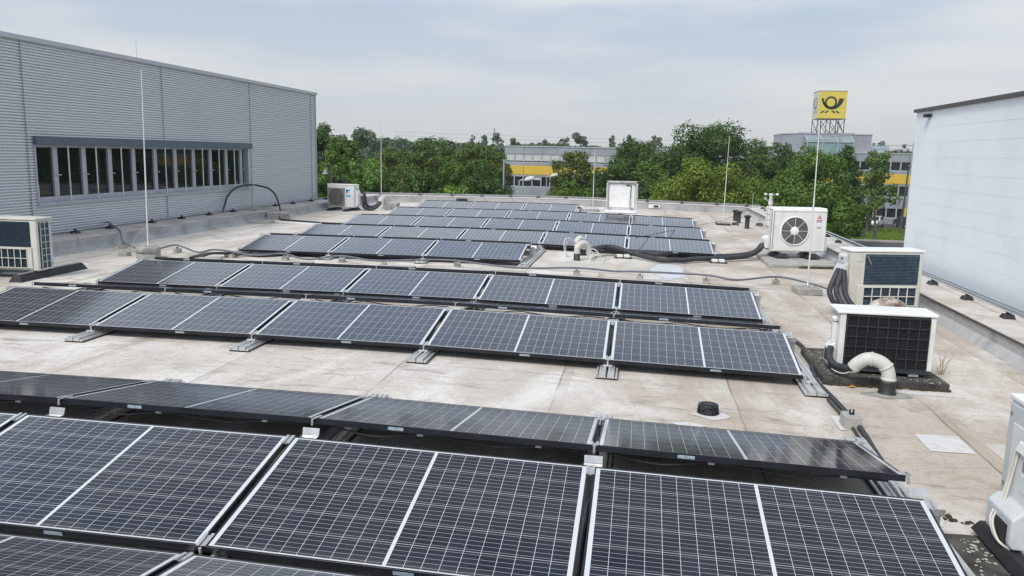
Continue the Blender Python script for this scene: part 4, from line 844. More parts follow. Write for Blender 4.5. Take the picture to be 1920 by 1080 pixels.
# --- second unit, blue coil
t = thing('air_conditioner', 'cream air conditioner with a blue coil and lower grille behind the nearest white unit', 'air conditioner', (3.30, 11.66, -.105), rad(13))
w, d, h, z0 = 1.02, .34, .80, .085
casing(t, w, d, h, z0, 'cream_case', 'white_lid')
fins(t, -w/2+.20, w/2-.06, -d/2-.001, z0+.325, z0+h-.06, 'fins_blue', .02)
m = MB(); x0_, x1_ = -w/2+.105, w/2-.035
m.box(x0_, -w/2+.20, -d/2-.020, -d/2, z0+.02, z0+.315); m.box(w/2-.075, x1_, -d/2-.020, -d/2, z0+.02, z0+.315); m.box(-w/2+.2, w/2-.075, -d/2-.02, -d/2, z0+.29, z0+.315); m.box(-w/2+.2, w/2-.075, -d/2-.02, -d/2, z0+.02, z0+.04)
m.build('lower_grille_frame', 'cream_case', t, .004)
fins(t, -w/2+.2, w/2-.075, -d/2-.001, z0+.04, z0+.29, 'fins_blue', .02); grid_x(t, -w/2+.20, w/2-.075, -d/2-.020, z0+.04, z0+.29, 6, 2, 'cream_case', .006)
MB().box(-w/2+.09, -w/2+.17, -d/2-.006, -d/2, z0+.64, z0+.655).build('handle', 'cream_case', t, .003); MB().beam((-w/2+.215,-d/2-.016,z0+.72),(-w/2+.285,-d/2-.016,z0+.60),.01).build('loose_tie', 'wire_beige', t)
elbow_cover(t, -w/2, -.13, .12, z0+.10, z0+.60, -.10, 'grey_case'); elbow_cover(t, -w/2, -.10, .10, z0+.58, z0+.73, -.055, 'grey_case'); MB().box(-w/2-.058, -w/2-.05, -.04, .0, z0+.645, z0+.675).build('label_plate', 'pvc_black', t)
for sx in (-.33, .33): MB().box(sx-.05, sx+.05, -d/2, d/2, 0, z0-.001).build('foot', 'rubber', t, .005)
t = thing('insulated_pipe_bundle', 'three thick black insulated pipes hanging from the left side of the cream unit', 'pipes', (0, 0, 0))
for p in ([(2.70,11.42,.50),(2.655,11.36,.42),(2.585,11.28,.27),(2.575,11.24,.18),(2.64,11.2,.06),(2.74,11.15,-.02)], [(2.73,11.38,.50),(2.70,11.32,.40),(2.655,11.25,.24),(2.70,11.18,.1),(2.80,11.12,.0),(2.92,11.05,-.04)], [(2.76,11.36,.49),(2.755,11.3,.36),(2.77,11.24,.2),(2.83,11.16,.08),(2.93,11.08,.0),(3.02,10.95,-.03)]): MB().tube(smooth_path(p, 6), .036, 12).build('pipe', 'hose', t)
# --- fan unit
t = thing('air_conditioner', 'white air conditioner with a round fan grille and red three diamond emblem', 'air conditioner', (3.20, 17.42, -.115), rad(11))
w, d, h, z0 = 1.13, .42, .90, .20
MB().box(-w/2, w/2, -d/2, d/2, z0, z0+h-.05).build('casing', 'white_case', t, .03, 3); MB().box(-w/2-.01, w/2+.01, -d/2+.05, d/2+.02, z0+h-.05, z0+h).build('lid', 'white_lid', t, .015, 3); MB().box(-w/2+.02, w/2-.01, -d/2-.012, -d/2+.045, z0+h-.075, z0+h-.035).build('front_lip', 'white_lid', t, .012, 3)
fx, fz, FR = -.10, z0+.43, .285
m = MB(); m.lathe([(FR+.016,0),(FR+.016,.016),(FR+.004,.022),(FR-.010,.016),(FR-.010,-.01)], 48); m.v = [(v[0]+fx, -d/2-v[2], v[1]+fz) for v in m.v]; m.build('fan_ring', 'white_lid', t)
m = MB(); m.lathe([(.001,.002),(FR-.008,.002)], 40); m.v = [(v[0]+fx, -d/2-v[2], v[1]+fz) for v in m.v]; m.build('fan_opening', 'fan_dark', t)
m = MB()
for k in range(3):
    a0 = 2*math.pi*k/3+.4; vs = []
    for i in range(9):
        a = a0+i/8*1.5
        for r in (.07, .26): vs.append((fx+r*math.cos(a), -d/2-.0035-.003*i/8, fz+r*math.sin(a)))
    m.add(vs, [(2*i,2*i+1,2*i+3,2*i+2) for i in range(8)])
m.build('fan_blade', 'grey_print', t)
m = MB()
for i in range(20):
    r = .10+(FR-.115)*i/19; m.lathe([(r-.0024,.010),(r+.0024,.010),(r+.0024,.013),(r-.0024,.013),(r-.0024,.010)], 40)
m.v = [(v[0]+fx, -d/2-v[2], v[1]+fz) for v in m.v]; g_ = m.build('fan_guard', 'guard_grey', t); m = MB()
for k in range(8): a = math.pi*k/4; m.beam((fx+.08*math.cos(a), -d/2-.015, fz+.08*math.sin(a)), (fx+FR*math.cos(a), -d/2-.015, fz+FR*math.sin(a)), .008)
m.build('spokes', 'white_case', g_); m = MB(); m.lathe([(.001,.026),(.07,.024),(.088,.016),(.09,.005)], 32); m.v = [(v[0]+fx, -d/2-v[2], v[1]+fz) for v in m.v]; m.build('hub', 'white_lid', t)
m = MB()
for i in range(44): m.box(-w/2-.002, -w/2+.03, -d/2+.045, -d/2+.085, z0+.05+.018*i, z0+.058+.018*i); m.box(-w/2+.015, -w/2+.035, -d/2-.003, -d/2+.03, z0+.05+.018*i, z0+.058+.018*i)
tag(m.build('louvre_slots', 'fan_dark', t), kind='stuff')
ex, ez = .40, z0+.715
m = MB()
for a in (90, 210, 330):
    a = rad(a); u = Vector((math.cos(a), 0, math.sin(a))); p = Vector((-u.z, 0, u.x)); L_ = .052; c0 = Vector((ex, -d/2-.004, ez))
    q = [c0, c0+u*L_*.5+p*L_*.29, c0+u*L_, c0+u*L_*.5-p*L_*.29]; m.prism([(v.x, v.z) for v in q], -d/2-.005, -d/2-.001)
m.build('emblem', 'red', t)
text_obj('lettering', 'MITSUBISHI', .026, 'red', t, (ex, -d/2-.003, ez-.062), (rad(90), 0, 0), bold=True); text_obj('lettering', 'ELECTRIC', .024, 'ink', t, (ex, -d/2-.003, ez-.089), (rad(90), 0, 0))
MB().box(ex-.075, ex+.075, -d/2-.003, -d/2-.0005, ez-.175, ez-.105).build('rating_sticker', 'sticker_white', t); MB().box(ex-.045, ex+.045, -d/2-.004, -d/2-.0005, ez-.222, ez-.20).build('name_plate', 'grey_print', t)
elbow_cover(t, w/2, -.15, .14, z0+.02, z0+.30, .06); MB().box(w/2, w/2+.022, -.12, .15, z0+.45, z0+.80).build('side_cover', 'white_case', t, .01)
for zz_ in (.50, .62, .74): MB().box(-w/2-.03, -w/2, 0, .18, z0+zz_, z0+zz_+.11).build('side_handle', 'white_case', t, .012)
elbow_cover(t, -w/2, -.08, .18, z0+.05, z0+.30, -.09)
for sx in (-.32, .32):
    m = MB(); m.hexa([(sx-.15,-.30,.085),(sx+.15,-.30,.085),(sx+.15,.30,.085),(sx-.15,.30,.085)], [(sx-.06,-.26,.165),(sx+.06,-.26,.165),(sx+.06,.26,.165),(sx-.06,.26,.165)]); m.build('rubber_foot', 'rubber', t, .006); MB().box(sx-.03, sx+.03, -.22, .22, .166, z0-.001).build('bracket', 'alu', t)
t = thing('base_slab', 'wide paving slab pad with mossy edge under the fan air conditioner', 'concrete slab', (0, 0, 0))
pts = [(2.50,16.02),(3.86,16.45),(3.86,18.6),(2.50,18.4)]
for (u0, u1) in ((0, .495), (.505, 1)):
    for (v0, v1) in ((0, .49), (.51, 1)):
        L2 = lambda u, v: tuple(Vector((*pts[0],0))*(1-u)*(1-v)+Vector((*pts[1],0))*u*(1-v)+Vector((*pts[2],0))*u*v+Vector((*pts[3],0))*(1-u)*v)[:2]
        q = [L2(u0,v0), L2(u1,v0), L2(u1,v1), L2(u0,v1)]; m = MB(); m.hexa([(x,y,zt(x)) for x,y in q], [(x,y,zt(x,.068)) for x,y in q]); m.build('slab', 'paving', t, .008)
m = MB()
for i in range(160):
    u = rr.random(); x, y = pts[0][0]+1.36*(.45+.55*u), pts[0][1]+.43*(.45+.55*u)-rr.uniform(0,.04); r = rr.uniform(.012,.03); m.lathe([(.001,r*.9),(r,.2*r),(r*1.1,-.3*r)], 6, (x, y, zt(x, .018)))
tag(m.build('moss_strip', 'moss', t), kind='stuff')
# --- far left unit with blue emblem
t = thing('air_conditioner', 'white air conditioner with a blue triangle emblem in the far left roof corner', 'air conditioner', (-9.85, 25.85, -.043), rad(-7))
w, d, h, z0 = .98, .36, .76, .12
casing(t, w, d, h, z0, 'white_case', 'white_lid')
MB().box(-w/2+.02, w/2-.33, -d/2-.012, -d/2+.001, z0+.03, z0+h-.12).build('fan_panel', 'wire_beige', t, .01)
m = MB(); m.lathe([(.001,.002),(.262,.002),(.275,.008)], 40); m.v = [(v[0]-.155, -d/2-.012-v[2], v[1]+z0+.335) for v in m.v]; m.build('fan_opening', 'fan_dark', t)
grid_x(t, -.43, .12, -d/2-.024, z0+.055, z0+h-.145, 12, 16, 'wire_beige', .0035, 'fan_guard')
MB().box(w/2-.31, w/2-.005, -d/2-.008, -d/2+.001, z0+.01, z0+h-.11).build('front_cover', 'white_case', t, .006)
bx, bz = w/2-.20, z0+h-.20
m = MB(); m.prism([(bx-.085,bz+.035),(bx+.085,bz+.035),(bx-.085,bz-.125)], -d/2-.011, -d/2-.0085); m.build('emblem', 'blue', t); m = MB(); m.prism([(bx-.085,bz+.005),(bx-.02,bz+.005),(bx-.085,bz-.06)], -d/2-.0125, -d/2-.0112); m.build('emblem', 'ink', t)
MB().box(bx-.085, bx+.085, -d/2-.011, -d/2-.0085, bz-.215, bz-.15).build('sticker', 'blue', t); text_obj('lettering', 'DAIKIN', .042, 'sticker_white', t, (bx, -d/2-.0125, bz-.182), (rad(90), 0, 0)); MB().box(bx-.085, bx+.085, -d/2-.0105, -d/2-.0085, bz-.275, bz-.217).build('rating_sticker', 'sticker_white', t)
elbow_cover(t, w/2, -.10, .15, z0+.05, z0+h-.17, .09); elbow_cover(t, w/2, -.05, .12, z0+h-.16, z0+h-.05, .04); rubber_beam(t, -.33, -.45, .45, .17); rubber_beam(t, .32, -.55, .50, .17)
t = thing('refrigerant_hose', 'two black hoses looping up into a white pipe elbow beside the far left unit', 'hose', (0, 0, 0))
q = lambda x, z: (x, 25.9, z)
MB().tube(smooth_path([(-9.22,25.95,.45),(-9.17,25.9,.30),(-9.15,25.9,.10),(-9.02,25.95,.02),(-8.85,26.05,.04),(-8.72,26.15,.15),(-8.68,26.25,.27)], 6), .052, 12).build('hose', 'hose', t); MB().tube(smooth_path([(-9.22,26.05,.60),(-9.15,26.02,.42),(-9.10,26.0,.18),(-9.0,26.05,.09),(-8.85,26.12,.11),(-8.76,26.2,.20),(-8.70,26.3,.30)], 6), .05, 12).build('hose', 'hose', t)
MB().tube(smooth_path([(-8.70,26.22,.24),(-8.68,26.28,.31),(-8.66,26.42,.37),(-8.62,26.55,.34),(-8.60,26.62,.2),(-8.6,26.63,-.03)], 6), .088, 16).build('pipe_elbow', 'pvc', t)
t = thing('paving_slab_stack', 'small stack of grey slabs at the foot of the rod by the blue emblem unit', 'slabs', (-8.60, 27.1, -.036), 0, None)
for i in range(3): MB().box(-.26+.02*i, .26+.01*i, -.2, .2, .075*i, .075*i+.07).build('slab', 'paving', t, .006)
t = thing('vent_pipe', 'black ribbed vent pipe standing behind the far left air conditioner', 'vent pipe', (-10.72, 28.0, -.05)); MB().lathe([(.12,0),(.12,.6),(.155,.62),(.155,.74),(.135,.75),(.135,.78),(.155,.79),(.155,.92),(.15,.96),(.001,.965)], 20).build('pipe', 'pvc_black', t)
# --- left cut-off unit
t = thing('air_conditioner', 'cut off cream air conditioner with a dark coil at the left picture edge', 'air conditioner', (-9.42, 10.75, -.04), rad(2))
w, d, h, z0 = 1.22, .34, .79, .115
casing(t, w, d, h, z0, 'cream_case', 'cream_case')
fins(t, -w/2+.05, w/2-.10, -d/2-.001, z0+.36, z0+h-.055, 'fins_blue', .012)
m = MB(); m.box(-w/2+.03, w/2-.085, -d/2-.02, -d/2, z0+.33, z0+.355); m.box(w/2-.16, w/2-.085, -d/2-.02, -d/2, z0+.04, z0+.33); m.box(-w/2+.03, w/2-.16, -d/2-.02, -d/2, z0+.03, z0+.05); m.build('lower_grille_frame', 'cream_case', t, .004)
fins(t, -w/2+.04, w/2-.16, -d/2-.001, z0+.05, z0+.33, 'fins_blue', .012); grid_x(t, -w/2+.04, w/2-.16, -d/2-.02, z0+.05, z0+.33, 10, 2, 'cream_case', .0055); MB().box(-w/2, w/2-.08, -d/2-.01, d/2, z0-.03, z0+.01).build('base_tray', 'guard', t, .005)
m = MB(); m.box(w/2-.001, w/2+.004, -d/2+.05, d/2-.055, z0+.03, z0+h-.06); m.build('side_coil', 'fins_blue', t); m = MB()
for i in range(3): y = -d/2+.075+(d-.155)*i/2; m.beam((w/2+.014, y, z0+.035), (w/2+.014, y, z0+h-.07), .008)
for i in range(8): z = z0+.035+(h-.105)*i/7; m.beam((w/2+.016, -d/2+.07, z), (w/2+.016, d/2-.07, z), .008)
m.build('side_guard', 'cream_case', t)
for z in (z0+.09, z0+h-.10): MB().tube([(w/2,-d/2+.31,z),(w/2+.006,-d/2+.31,z)], .012, 10).build('screw', 'grey_print', t)
rubber_beam(t, w/2-.10, -.55, .95, .22, .105, .10); rubber_beam(t, -w/2+.15, -.55, .95, .22, .105, .10)
# --- bottom right unit
t = thing('air_conditioner', 'cut off pale air conditioner with white cables at the lower right picture edge', 'air conditioner', (2.43, 4.33, -.06), rad(0))
w, d, h, z0 = .84, .42, .76, .05
casing(t, w, d, h, z0, 'grey_case', 'white_lid', .004)
elbow_cover(t, -w/2, -.16, .14, z0+.03, z0+.235, -.085, 'grey_case'); MB().box(-w/2-.0875, -w/2-.080, -.12, .05, z0+.05, z0+.15).build('cable_opening', 'pvc_black', t)
MB().box(-w/2-.006, -w/2, -.12, .13, z0+.10, z0+.62).build('side_panel', 'white_case', t, .003); m = MB(); m.prism([(-w/2,z0+.50),(-w/2-.03,z0+.50),(-w/2-.012,z0+.55),(-w/2,z0+.56)], -.15, .03); m.build('handle', 'white_case', t, .006)
for z in (z0+.66, z0+.27): MB().tube([(-w/2-.004,.17,z),(-w/2+.002,.17,z)], .012, 12).build('screw', 'grey_print', t)
MB().box(-w/2-.009, -w/2-.006, -.11, -.02, z0+.30, z0+.39).build('rating_sticker', 'sticker_white', t); MB().box(-w/2-.009, -w/2-.006, -.09, -.03, z0+.41, z0+.46).build('label_plate', 'grey_print', t)
for o in (0, .028): MB().tube(smooth_path([(-w/2-.012,.05-o,z0+.50),(-w/2-.028,.06-o,z0+.35),(-w/2-.05,.06-o,z0+.22),(-w/2-.10,.04-o,z0+.12),(-w/2-.095,-.03-o,z0+.04),(-w/2-.06,-.1-o,z0+.02)], 6), .007, 8).build('cable', 'cable_white', t)
rubber_beam(t, -w/2-.0, -.75, .27, .20, .07, .15)
t = thing('base_slab', 'dark lichen spotted slab in the lower right corner below the cut off unit', 'concrete slab', (0, 0, 0))
pts = [(1.72,2.9),(3.0,2.9),(3.0,4.62),(1.74,4.53)]; m = MB(); m.hexa([(x,y,zt(x)) for x,y in pts], [(x,y,zt(x,.02)) for x,y in pts]); m.build('slab', 'concrete_dark', t, .006); lichen(t, 1.76, 2.0, 3.8, 4.5, .0225, 40, .005, .012); lichen(t, 1.8, 2.0, 4.2, 4.5, .0225, 30, .004, .014)
# ------------------------------------------------------------------ pipes through the roof
def fat_pipe(t, pts, r, m_, rings=(), nm='pipe'):
    p = smooth_path(pts, 8); o = MB().tube(p, r, 20).build(nm, m_, t)
    for f in rings:
        i = int(f*(len(p)-1)); dd = (p[min(i+1,len(p)-1)]-p[max(i-1,0)]).normalized(); MB().tube([p[i]-dd*.012, p[i]-dd*.008, p[i]+dd*.008, p[i]+dd*.012], [r*1.01, r*1.12, r*1.12, r*1.01], 20).build('socket_ring', m_, o)
    return o
t = thing('gooseneck_pipe', 'white gooseneck pipe rising from a black collar in front of the nearest air conditioner', 'pipe', (0, 0, 0))
fat_pipe(t, [(2.270,7.46,-.02),(2.272,7.46,.06),(2.240,7.47,.145),(2.165,7.48,.190),(2.085,7.50,.192),(2.02,7.52,.145),(1.985,7.54,.095)], .060, 'pvc', (.12, .33, .60)); MB().lathe([(.085,0),(.072,.012),(.070,.1),(.069,.118),(.06,.12)], 20, (2.270,7.46,zt(2.27))).build('collar', 'bitumen', t)
MB().tube(smooth_path([(1.865,7.92,.19),(1.84,7.86,.13),(1.855,7.76,.075),(1.91,7.66,.065),(1.97,7.58,.08),(2.01,7.53,.12)], 6), .032, 12).build('insulated_hose', 'hose', t); MB().tube(smooth_path([(1.86,7.9,.10),(1.84,7.80,.05),(1.88,7.70,.025),(1.95,7.60,.05)], 6), .014, 8).build('cable', 'hose', t); MB().tube(smooth_path([(1.85,7.86,.09),(1.85,7.74,.025),(1.92,7.62,.015),(1.98,7.56,.06)], 6), .006, 8).build('cable', 'cable_white', t)
t = thing('gooseneck_pipe', 'rust stained brown and white gooseneck pipe between the two right air conditioners', 'pipe', (0, 0, 0))
fat_pipe(t, [(2.90,10.6,-.12),(2.925,10.6,.04),(2.97,10.58,.14),(3.06,10.57,.195),(3.16,10.57,.205),(3.26,10.58,.17),(3.33,10.6,.10),(3.37,10.6,.02),(3.38,10.6,-.1)], .072, 'pvc_brown', (.30, .52, .74))
t = thing('gooseneck_pipe', 'front white gooseneck pipe on a black stub in the middle of the roof', 'pipe', (0, 0, 0))
zc = zt(-1.16); fat_pipe(t, [(-1.16,15.30,zc+.12),(-1.16,15.30,zc+.22),(-1.135,15.33,zc+.28),(-1.07,15.38,zc+.325),(-1.0,15.44,zc+.30),(-.955,15.48,zc+.22),(-.95,15.5,zc+.13)], .056, 'pvc', (.2, .45)); MB().lathe([(.075,0),(.062,.01),(.060,.13),(.05,.135)], 20, (-1.16,15.30,zc)).build('collar', 'bitumen', t)
t = thing('gooseneck_pipe', 'rear white gooseneck pipe just behind the front one in the roof middle', 'pipe', (0, 0, 0))
fat_pipe(t, [(-1.10,16.15,zc+.1),(-1.10,16.15,zc+.22),(-1.12,16.10,zc+.31),(-1.17,16.02,zc+.345),(-1.22,15.95,zc+.30),(-1.23,15.93,zc+.2)], .055, 'pvc', (.3, .6)); MB().lathe([(.075,0),(.06,.01),(.058,.12),(.05,.125)], 20, (-1.10,16.15,zc)).build('collar', 'bitumen', t)
t = thing('loose_cable', 'tangled loops of cream cable around the two middle gooseneck pipes', 'cable', (0, 0, 0))
P_ = [(-1.22,15.9,.22),(-1.33,15.8,.33),(-1.43,15.75,.32),(-1.45,15.7,.18),(-1.40,15.65,.02),(-1.34,15.7,-.01)]; MB().tube(smooth_path(P_, 6), .009, 7).build('strand', 'cable_white', t); MB().tube(smooth_path([(a+.03, b+.05, c-.05) for a, b, c in P_], 6), .008, 7).build('strand', 'cable_white', t)
MB().tube(smooth_path([(-.95,15.48,.12),(-.88,15.45,.18),(-.80,15.4,.16),(-.74,15.38,.08),(-.78,15.35,.0),(-.86,15.3,-.02),(-.93,15.25,.02),(-.93,15.22,.1),(-.87,15.25,.15),(-.83,15.3,.03)], 6), .009, 7).build('strand', 'cable_white', t); MB().tube(smooth_path([(-.93,15.46,.1),(-.92,15.2,.0),(-.90,15.1,-.03),(-.87,15.2,.1),(-.80,15.25,.14),(-.7,15.3,.06),(-.75,15.2,-.02)], 6), .008, 7).build('strand', 'cable_white', t)
H1 = [(-.92,15.55,.14),(-.86,16.0,.13),(-.74,16.2,.14),(-.62,16.3,.14),(-.46,16.3,.13),(-.28,16.2,.09),(-.1,16.1,.05),(.1,15.95,.02),(.29,15.75,.01),(.48,15.6,0),(.68,15.65,0),(.88,15.8,-.01),(1.09,16.05,-.01),(1.4,16.35,-.02),(1.75,16.55,-.02),(2.2,16.9,.0),(2.45,17.2,.08),(2.58,17.3,.22)]
H2 = [(-.90,15.75,.10),(-.63,16.35,.05),(-.31,16.5,.03),(0,16.6,.03),(.3,16.45,.02),(.5,16.45,.03),(.71,16.7,.02),(.92,16.78,.02),(1.12,16.7,.0),(1.42,16.75,-.01),(1.63,16.8,-.02),(2.1,17.15,-.02),(2.42,17.45,.03),(2.56,17.45,.20)]
t = thing('insulated_hose', 'thick black hose sweeping in front from the goosenecks to the fan unit', 'hose', (0,0,0), 0, 'black hoses across the roof'); MB().tube(smooth_path(H1, 6), .048, 12).build('hose', 'hose', t)
t = thing('insulated_hose', 'rear black hose running behind the front one to the fan unit', 'hose', (0,0,0), 0, 'black hoses across the roof'); MB().tube(smooth_path(H2, 6), .048, 12).build('hose', 'hose', t)
for x, y, lb in ((-.30, 16.08, 'small black tray with two white blocks under the hoses near the goosenecks'), (1.56, 16.25, 'small black tray with white blocks under the hoses near the fan unit')):
    t = thing('hose_support', lb, 'hose support', (x, y, zt(x)), rad(8), 'hose supports'); MB().box(-.17,.17,-.09,.09,0,.02).build('tray', 'pvc_black', t, .004)
    for s in (-.07, .07): MB().box(s-.055,s+.055,-.07,.05,.02,.075).build('block', 'sticker_white', t, .006)
# vents
for i, (x, y, hh, lb) in enumerate(((3.176,28.09,.37,'farthest black mushroom cap vent pipe of the three'),(3.191,27.23,.385,'middle black vent pipe of the three, partly hiding the farthest'),(3.201,25.12,.40,'nearest black mushroom cap vent pipe, right of the other two'))):
    t = thing('vent_pipe', lb, 'vent pipe', (x, y, zt(x)), 0, 'three black vent pipes'); MB().lathe([(.085,0),(.068,.012),(.068,hh-.07)], 20).build('pipe', 'pvc_black', t); MB().lathe([(.068,hh-.07),(.10,hh-.065),(.102,hh-.02),(.085,hh),(.001,hh+.005)], 20).build('cap', 'pvc_black', t)
# roof drain
t = thing('roof_drain', 'black perforated plastic leaf guard dome over the roof drain', 'roof drain', (.612, 6.40, zt(.612))); t.scale = (.95, .95, .70)
m = MB()
for i in range(22):
    a = 2*math.pi*i/22; c, s = math.cos(a), math.sin(a); m.beam((.088*c,.088*s,0),(.080*c,.080*s,.10), .0075)
for z, r in ((.004,.088),(.035,.086),(.062,.083),(.088,.081)): m.lathe([(r-.004,z-.005),(r+.005,z-.005),(r+.005,z+.005),(r-.004,z+.005),(r-.004,z-.005)], 22)
m.build('basket', 'pvc_black', t); m = MB(); m.lathe([(.083,.092),(.083,.106),(.055,.114),(.001,.116)], 22); m.build('lid', 'pvc_black', t); m = MB()
for i in range(10): a = 2*math.pi*i/10; m.tube([(.05*math.cos(a),.05*math.sin(a),.112),(.05*math.cos(a),.05*math.sin(a),.1185)], .010, 7)
tag(m.build('studs', 'pvc_black', t), kind='stuff')
def blob(name, x, y, r, dz, m_, seed, sx=1, sy=1, rag=.25, n=26):
    q = random.Random(seed); z = zt(x, dz); ph = [q.uniform(0, 6.28) for _ in range(4)]
    vs = [(x+sx*r*(1+rag*(math.sin(2*a+ph[0])+.6*math.sin(3*a+ph[1])+.4*math.sin(7*a+ph[2])))*math.cos(a), y+sy*r*(1+rag*(math.sin(2*a+ph[3])+.6*math.sin(5*a+ph[1])))*math.sin(a), 0) for a in [2*math.pi*i/n for i in range(n)]]
    vs = [(a, b, zt(a, dz)) for a, b, _ in vs]; return tag(MB().add(vs, [tuple(range(n))]).build(name, m_, fix=False), kind='structure')
M['patch'] = mat('pale_patch', (0.62, 0.615, 0.61), 0.8, 0, .14, 5, .2, 40, dirt=(0.42, 0.37, 0.32), dscale=5, damt=.8)
M['patch_soft'] = mat('pale_patch_soft', (0.53, 0.49, 0.445), 0.85, 0, .16, 3, .2, 40, dirt=(0.43, 0.37, 0.31), dscale=3, damt=.9)
M['patch_grey'] = mat('silver_patch', (0.56, 0.58, 0.61), 0.6, 0, .14, 5, .2, 40, dirt=(0.42, 0.40, 0.37), dscale=4, damt=.6)
blob('roof_patch', .63, 6.36, .135, .004, 'patch', 3, 1.0, .9, .12)
blob('roof_patch', .55, 14.55, .38, .005, 'patch_grey', 5, .85, 2.6, .14); blob('roof_patch', .45, 6.05, .11, .004, 'patch', 8, 1.0, .5)
def quad_patch(pts, m_, dz=.004): tag(MB().add([(x, y, zt(x, dz)) for x, y in pts], [(0,1,2,3)]).build('roof_patch', m_, fix=False), kind='structure')
quad_patch([(2.153,6.33),(2.153,5.96),(2.469,5.985),(2.481,6.375)][::-1], 'patch'); quad_patch([(-1.75,13.75),(-.35,13.85),(-.38,14.95),(-1.55,14.9)], 'patch_soft', .004); quad_patch([(1.60,6.62),(1.72,6.62),(1.70,6.30),(1.60,6.25)][::-1], 'patch', .005); quad_patch([(2.86,9.5),(3.18,9.5),(3.18,10.2),(2.86,10.2)], 'patch_grey', .004); quad_patch([(2.62,5.9),(2.85,5.95),(2.9,6.3),(2.62,6.25)], 'patch_soft', .003)
blob('roof_patch', 2.62, 7.55, .2, .003, 'patch', 12, 1.5, .35, .2); blob('roof_patch', 2.27, 7.40, .16, .003, 'concrete', 14, 1.3, .7, .12); blob('roof_patch', 1.75, 4.80, .10, .004, 'patch', 15, 1.0, 2.0, .2)
# conduit along the right panel ends, with its concrete clip block
t = thing('conduit_pipe', 'black conduit pipe running along the right ends of the panels', 'conduit', (0,0,0)); P_ = [(1.60,9.9),(1.78,9.4),(1.83,8.8),(1.72,7.9),(1.69,7.5),(1.72,7.0),(1.74,6.5),(1.745,6.2),(1.72,5.8),(1.70,5.4),(1.67,5.0),(1.60,4.75),(1.2,4.6)]
MB().tube(smooth_path([(x, y, zt(x, .028)) for x, y in P_], 6), .021, 10).build('pipe', 'hose', t); MB().tube(smooth_path([(x-.05, y+.04, zt(x, .018)) for x, y in P_[5:]], 6), .012, 8).build('pipe', 'hose', t)
def clip_block(x, y, rz, lb, s=1.0, grp='small concrete cable blocks', m_='paving', nm='cable_block', flat=False):
    t = thing(nm, lb, 'cable block', (x, y, zt(x)), rz, grp); a, b, c = .062*s, .085*s, .10*s*(.62 if flat else 1)
    MB().hexa([(-a*1.06,-b*1.06,0),(a*1.06,-b*1.06,0),(a*1.06,b*1.06,0),(-a*1.06,b*1.06,0)], [(-a,-b,c),(a,-b,c),(a,b,c),(-a,b,c)]).build('block', m_, t, .004); m = MB()
    m.box(-.016*s,.016*s,-.012*s,.012*s,c,c+.012*s); m.box(-.018*s,-.009*s,-.012*s,.012*s,c+.012*s,c+.04*s); m.box(.009*s,.018*s,-.012*s,.012*s,c+.012*s,c+.04*s); m.build('clip', 'pvc_black', t); return t
clip_block(1.70, 6.38, 0, 'pale concrete block with an open black clip beside the conduit pipe', 1.0)
# ------------------------------------------------------------------ grey cable across the roof on blocks
CB = [(-12.0,16.2,.3),(-11.3,15.7,.32),(-10.9,15.3,.30),(-10.45,14.9,.22),(-10.0,14.3,.12),(-9.4,13.7,.09),(-9.1,13.52,.08),(-8.75,13.55,.09),(-8.61,13.92,.12),(-7.95,13.5,.06),(-7.72,13.65,.10),(-7.3,13.5,.10),(-6.67,13.22,.09),(-6.27,13.45,.11),(-5.7,13.2,.06),(-5.2,13.46,.11),(-4.49,13.2,.09),(-3.79,13.38,.11),(-3.1,13.42,.12),(-2.01,13.16,.08),(-1.0,13.3,.10),(-.41,13.32,.07),(.04,13.25,.09),(1.1,13.3,.075),(1.57,13.2,.03),(2.28,13.7,.04),(2.79,13.57,-.03),(3.0,13.2,-.06),(3.05,12.5,-.08)]
t = thing('cable', 'long grey cable crossing the roof from the left parapet on concrete blocks', 'cable', (0,0,0)); MB().tube(smooth_path(CB, 6), .0165, 8).build('sheath', 'cable_grey', t)
BK = [(-10.0,14.32,'block left of the round rod base, nearest the left parapet'),(-8.66,14.02,'block just right of the round concrete rod base'),(-7.33,13.6,'block where the black cables come together, left of the short row'),(-6.27,13.55,'block before the left panel of the short row'),(-5.22,13.6,'block before the second panel of the short row'),(-4.4,13.45,'flat block beside the white slab before the short row'),(-3.1,13.55,'block before the right panel of the short row'),(-1.01,13.40,'block in front of the two middle gooseneck pipes'),(.04,13.33,'block left of the silver roof patch'),(1.12,13.42,'block right of the silver roof patch'),(2.29,13.82,'block left of the lightning rod beside the cream air conditioner')]
for i, (x, y, lb) in enumerate(BK): clip_block(x, y, rnd.uniform(-.15,.15), 'small cable '+lb, .78 if i != 5 else .7, m_='paving', flat=(i == 5))
t = thing('cable_block', 'small cable block in front of the round concrete rod base, on the left', 'cable block', (-9.28, 13.32, zt(-9.28)), 0, 'small concrete cable blocks'); MB().box(-.085,.085,-.07,.07,0,.075).build('block', 'paving', t, .006); MB().box(-.02,.02,-.015,.015,.075,.1).build('clip', 'alu', t)
for x, y, lb in ((2.98,26.2,'black block between the slab rod base and the nearest vent pipe'),(3.757,26.5,'dark block beside the right parapet behind the fan unit')):
    t = thing('cable_block', lb, 'cable block', (x, y, zt(x)), 0, 'small concrete cable blocks'); MB().hexa([(-.11,-.09,0),(.11,-.09,0),(.11,.09,0),(-.11,.09,0)],[(-.085,-.07,.085),(.085,-.07,.085),(.085,.07,.085),(-.085,.07,.085)]).build('block', 'concrete_dark', t, .005); MB().box(-.015,.015,-.015,.015,.085,.11).build('clip', 'alu', t)
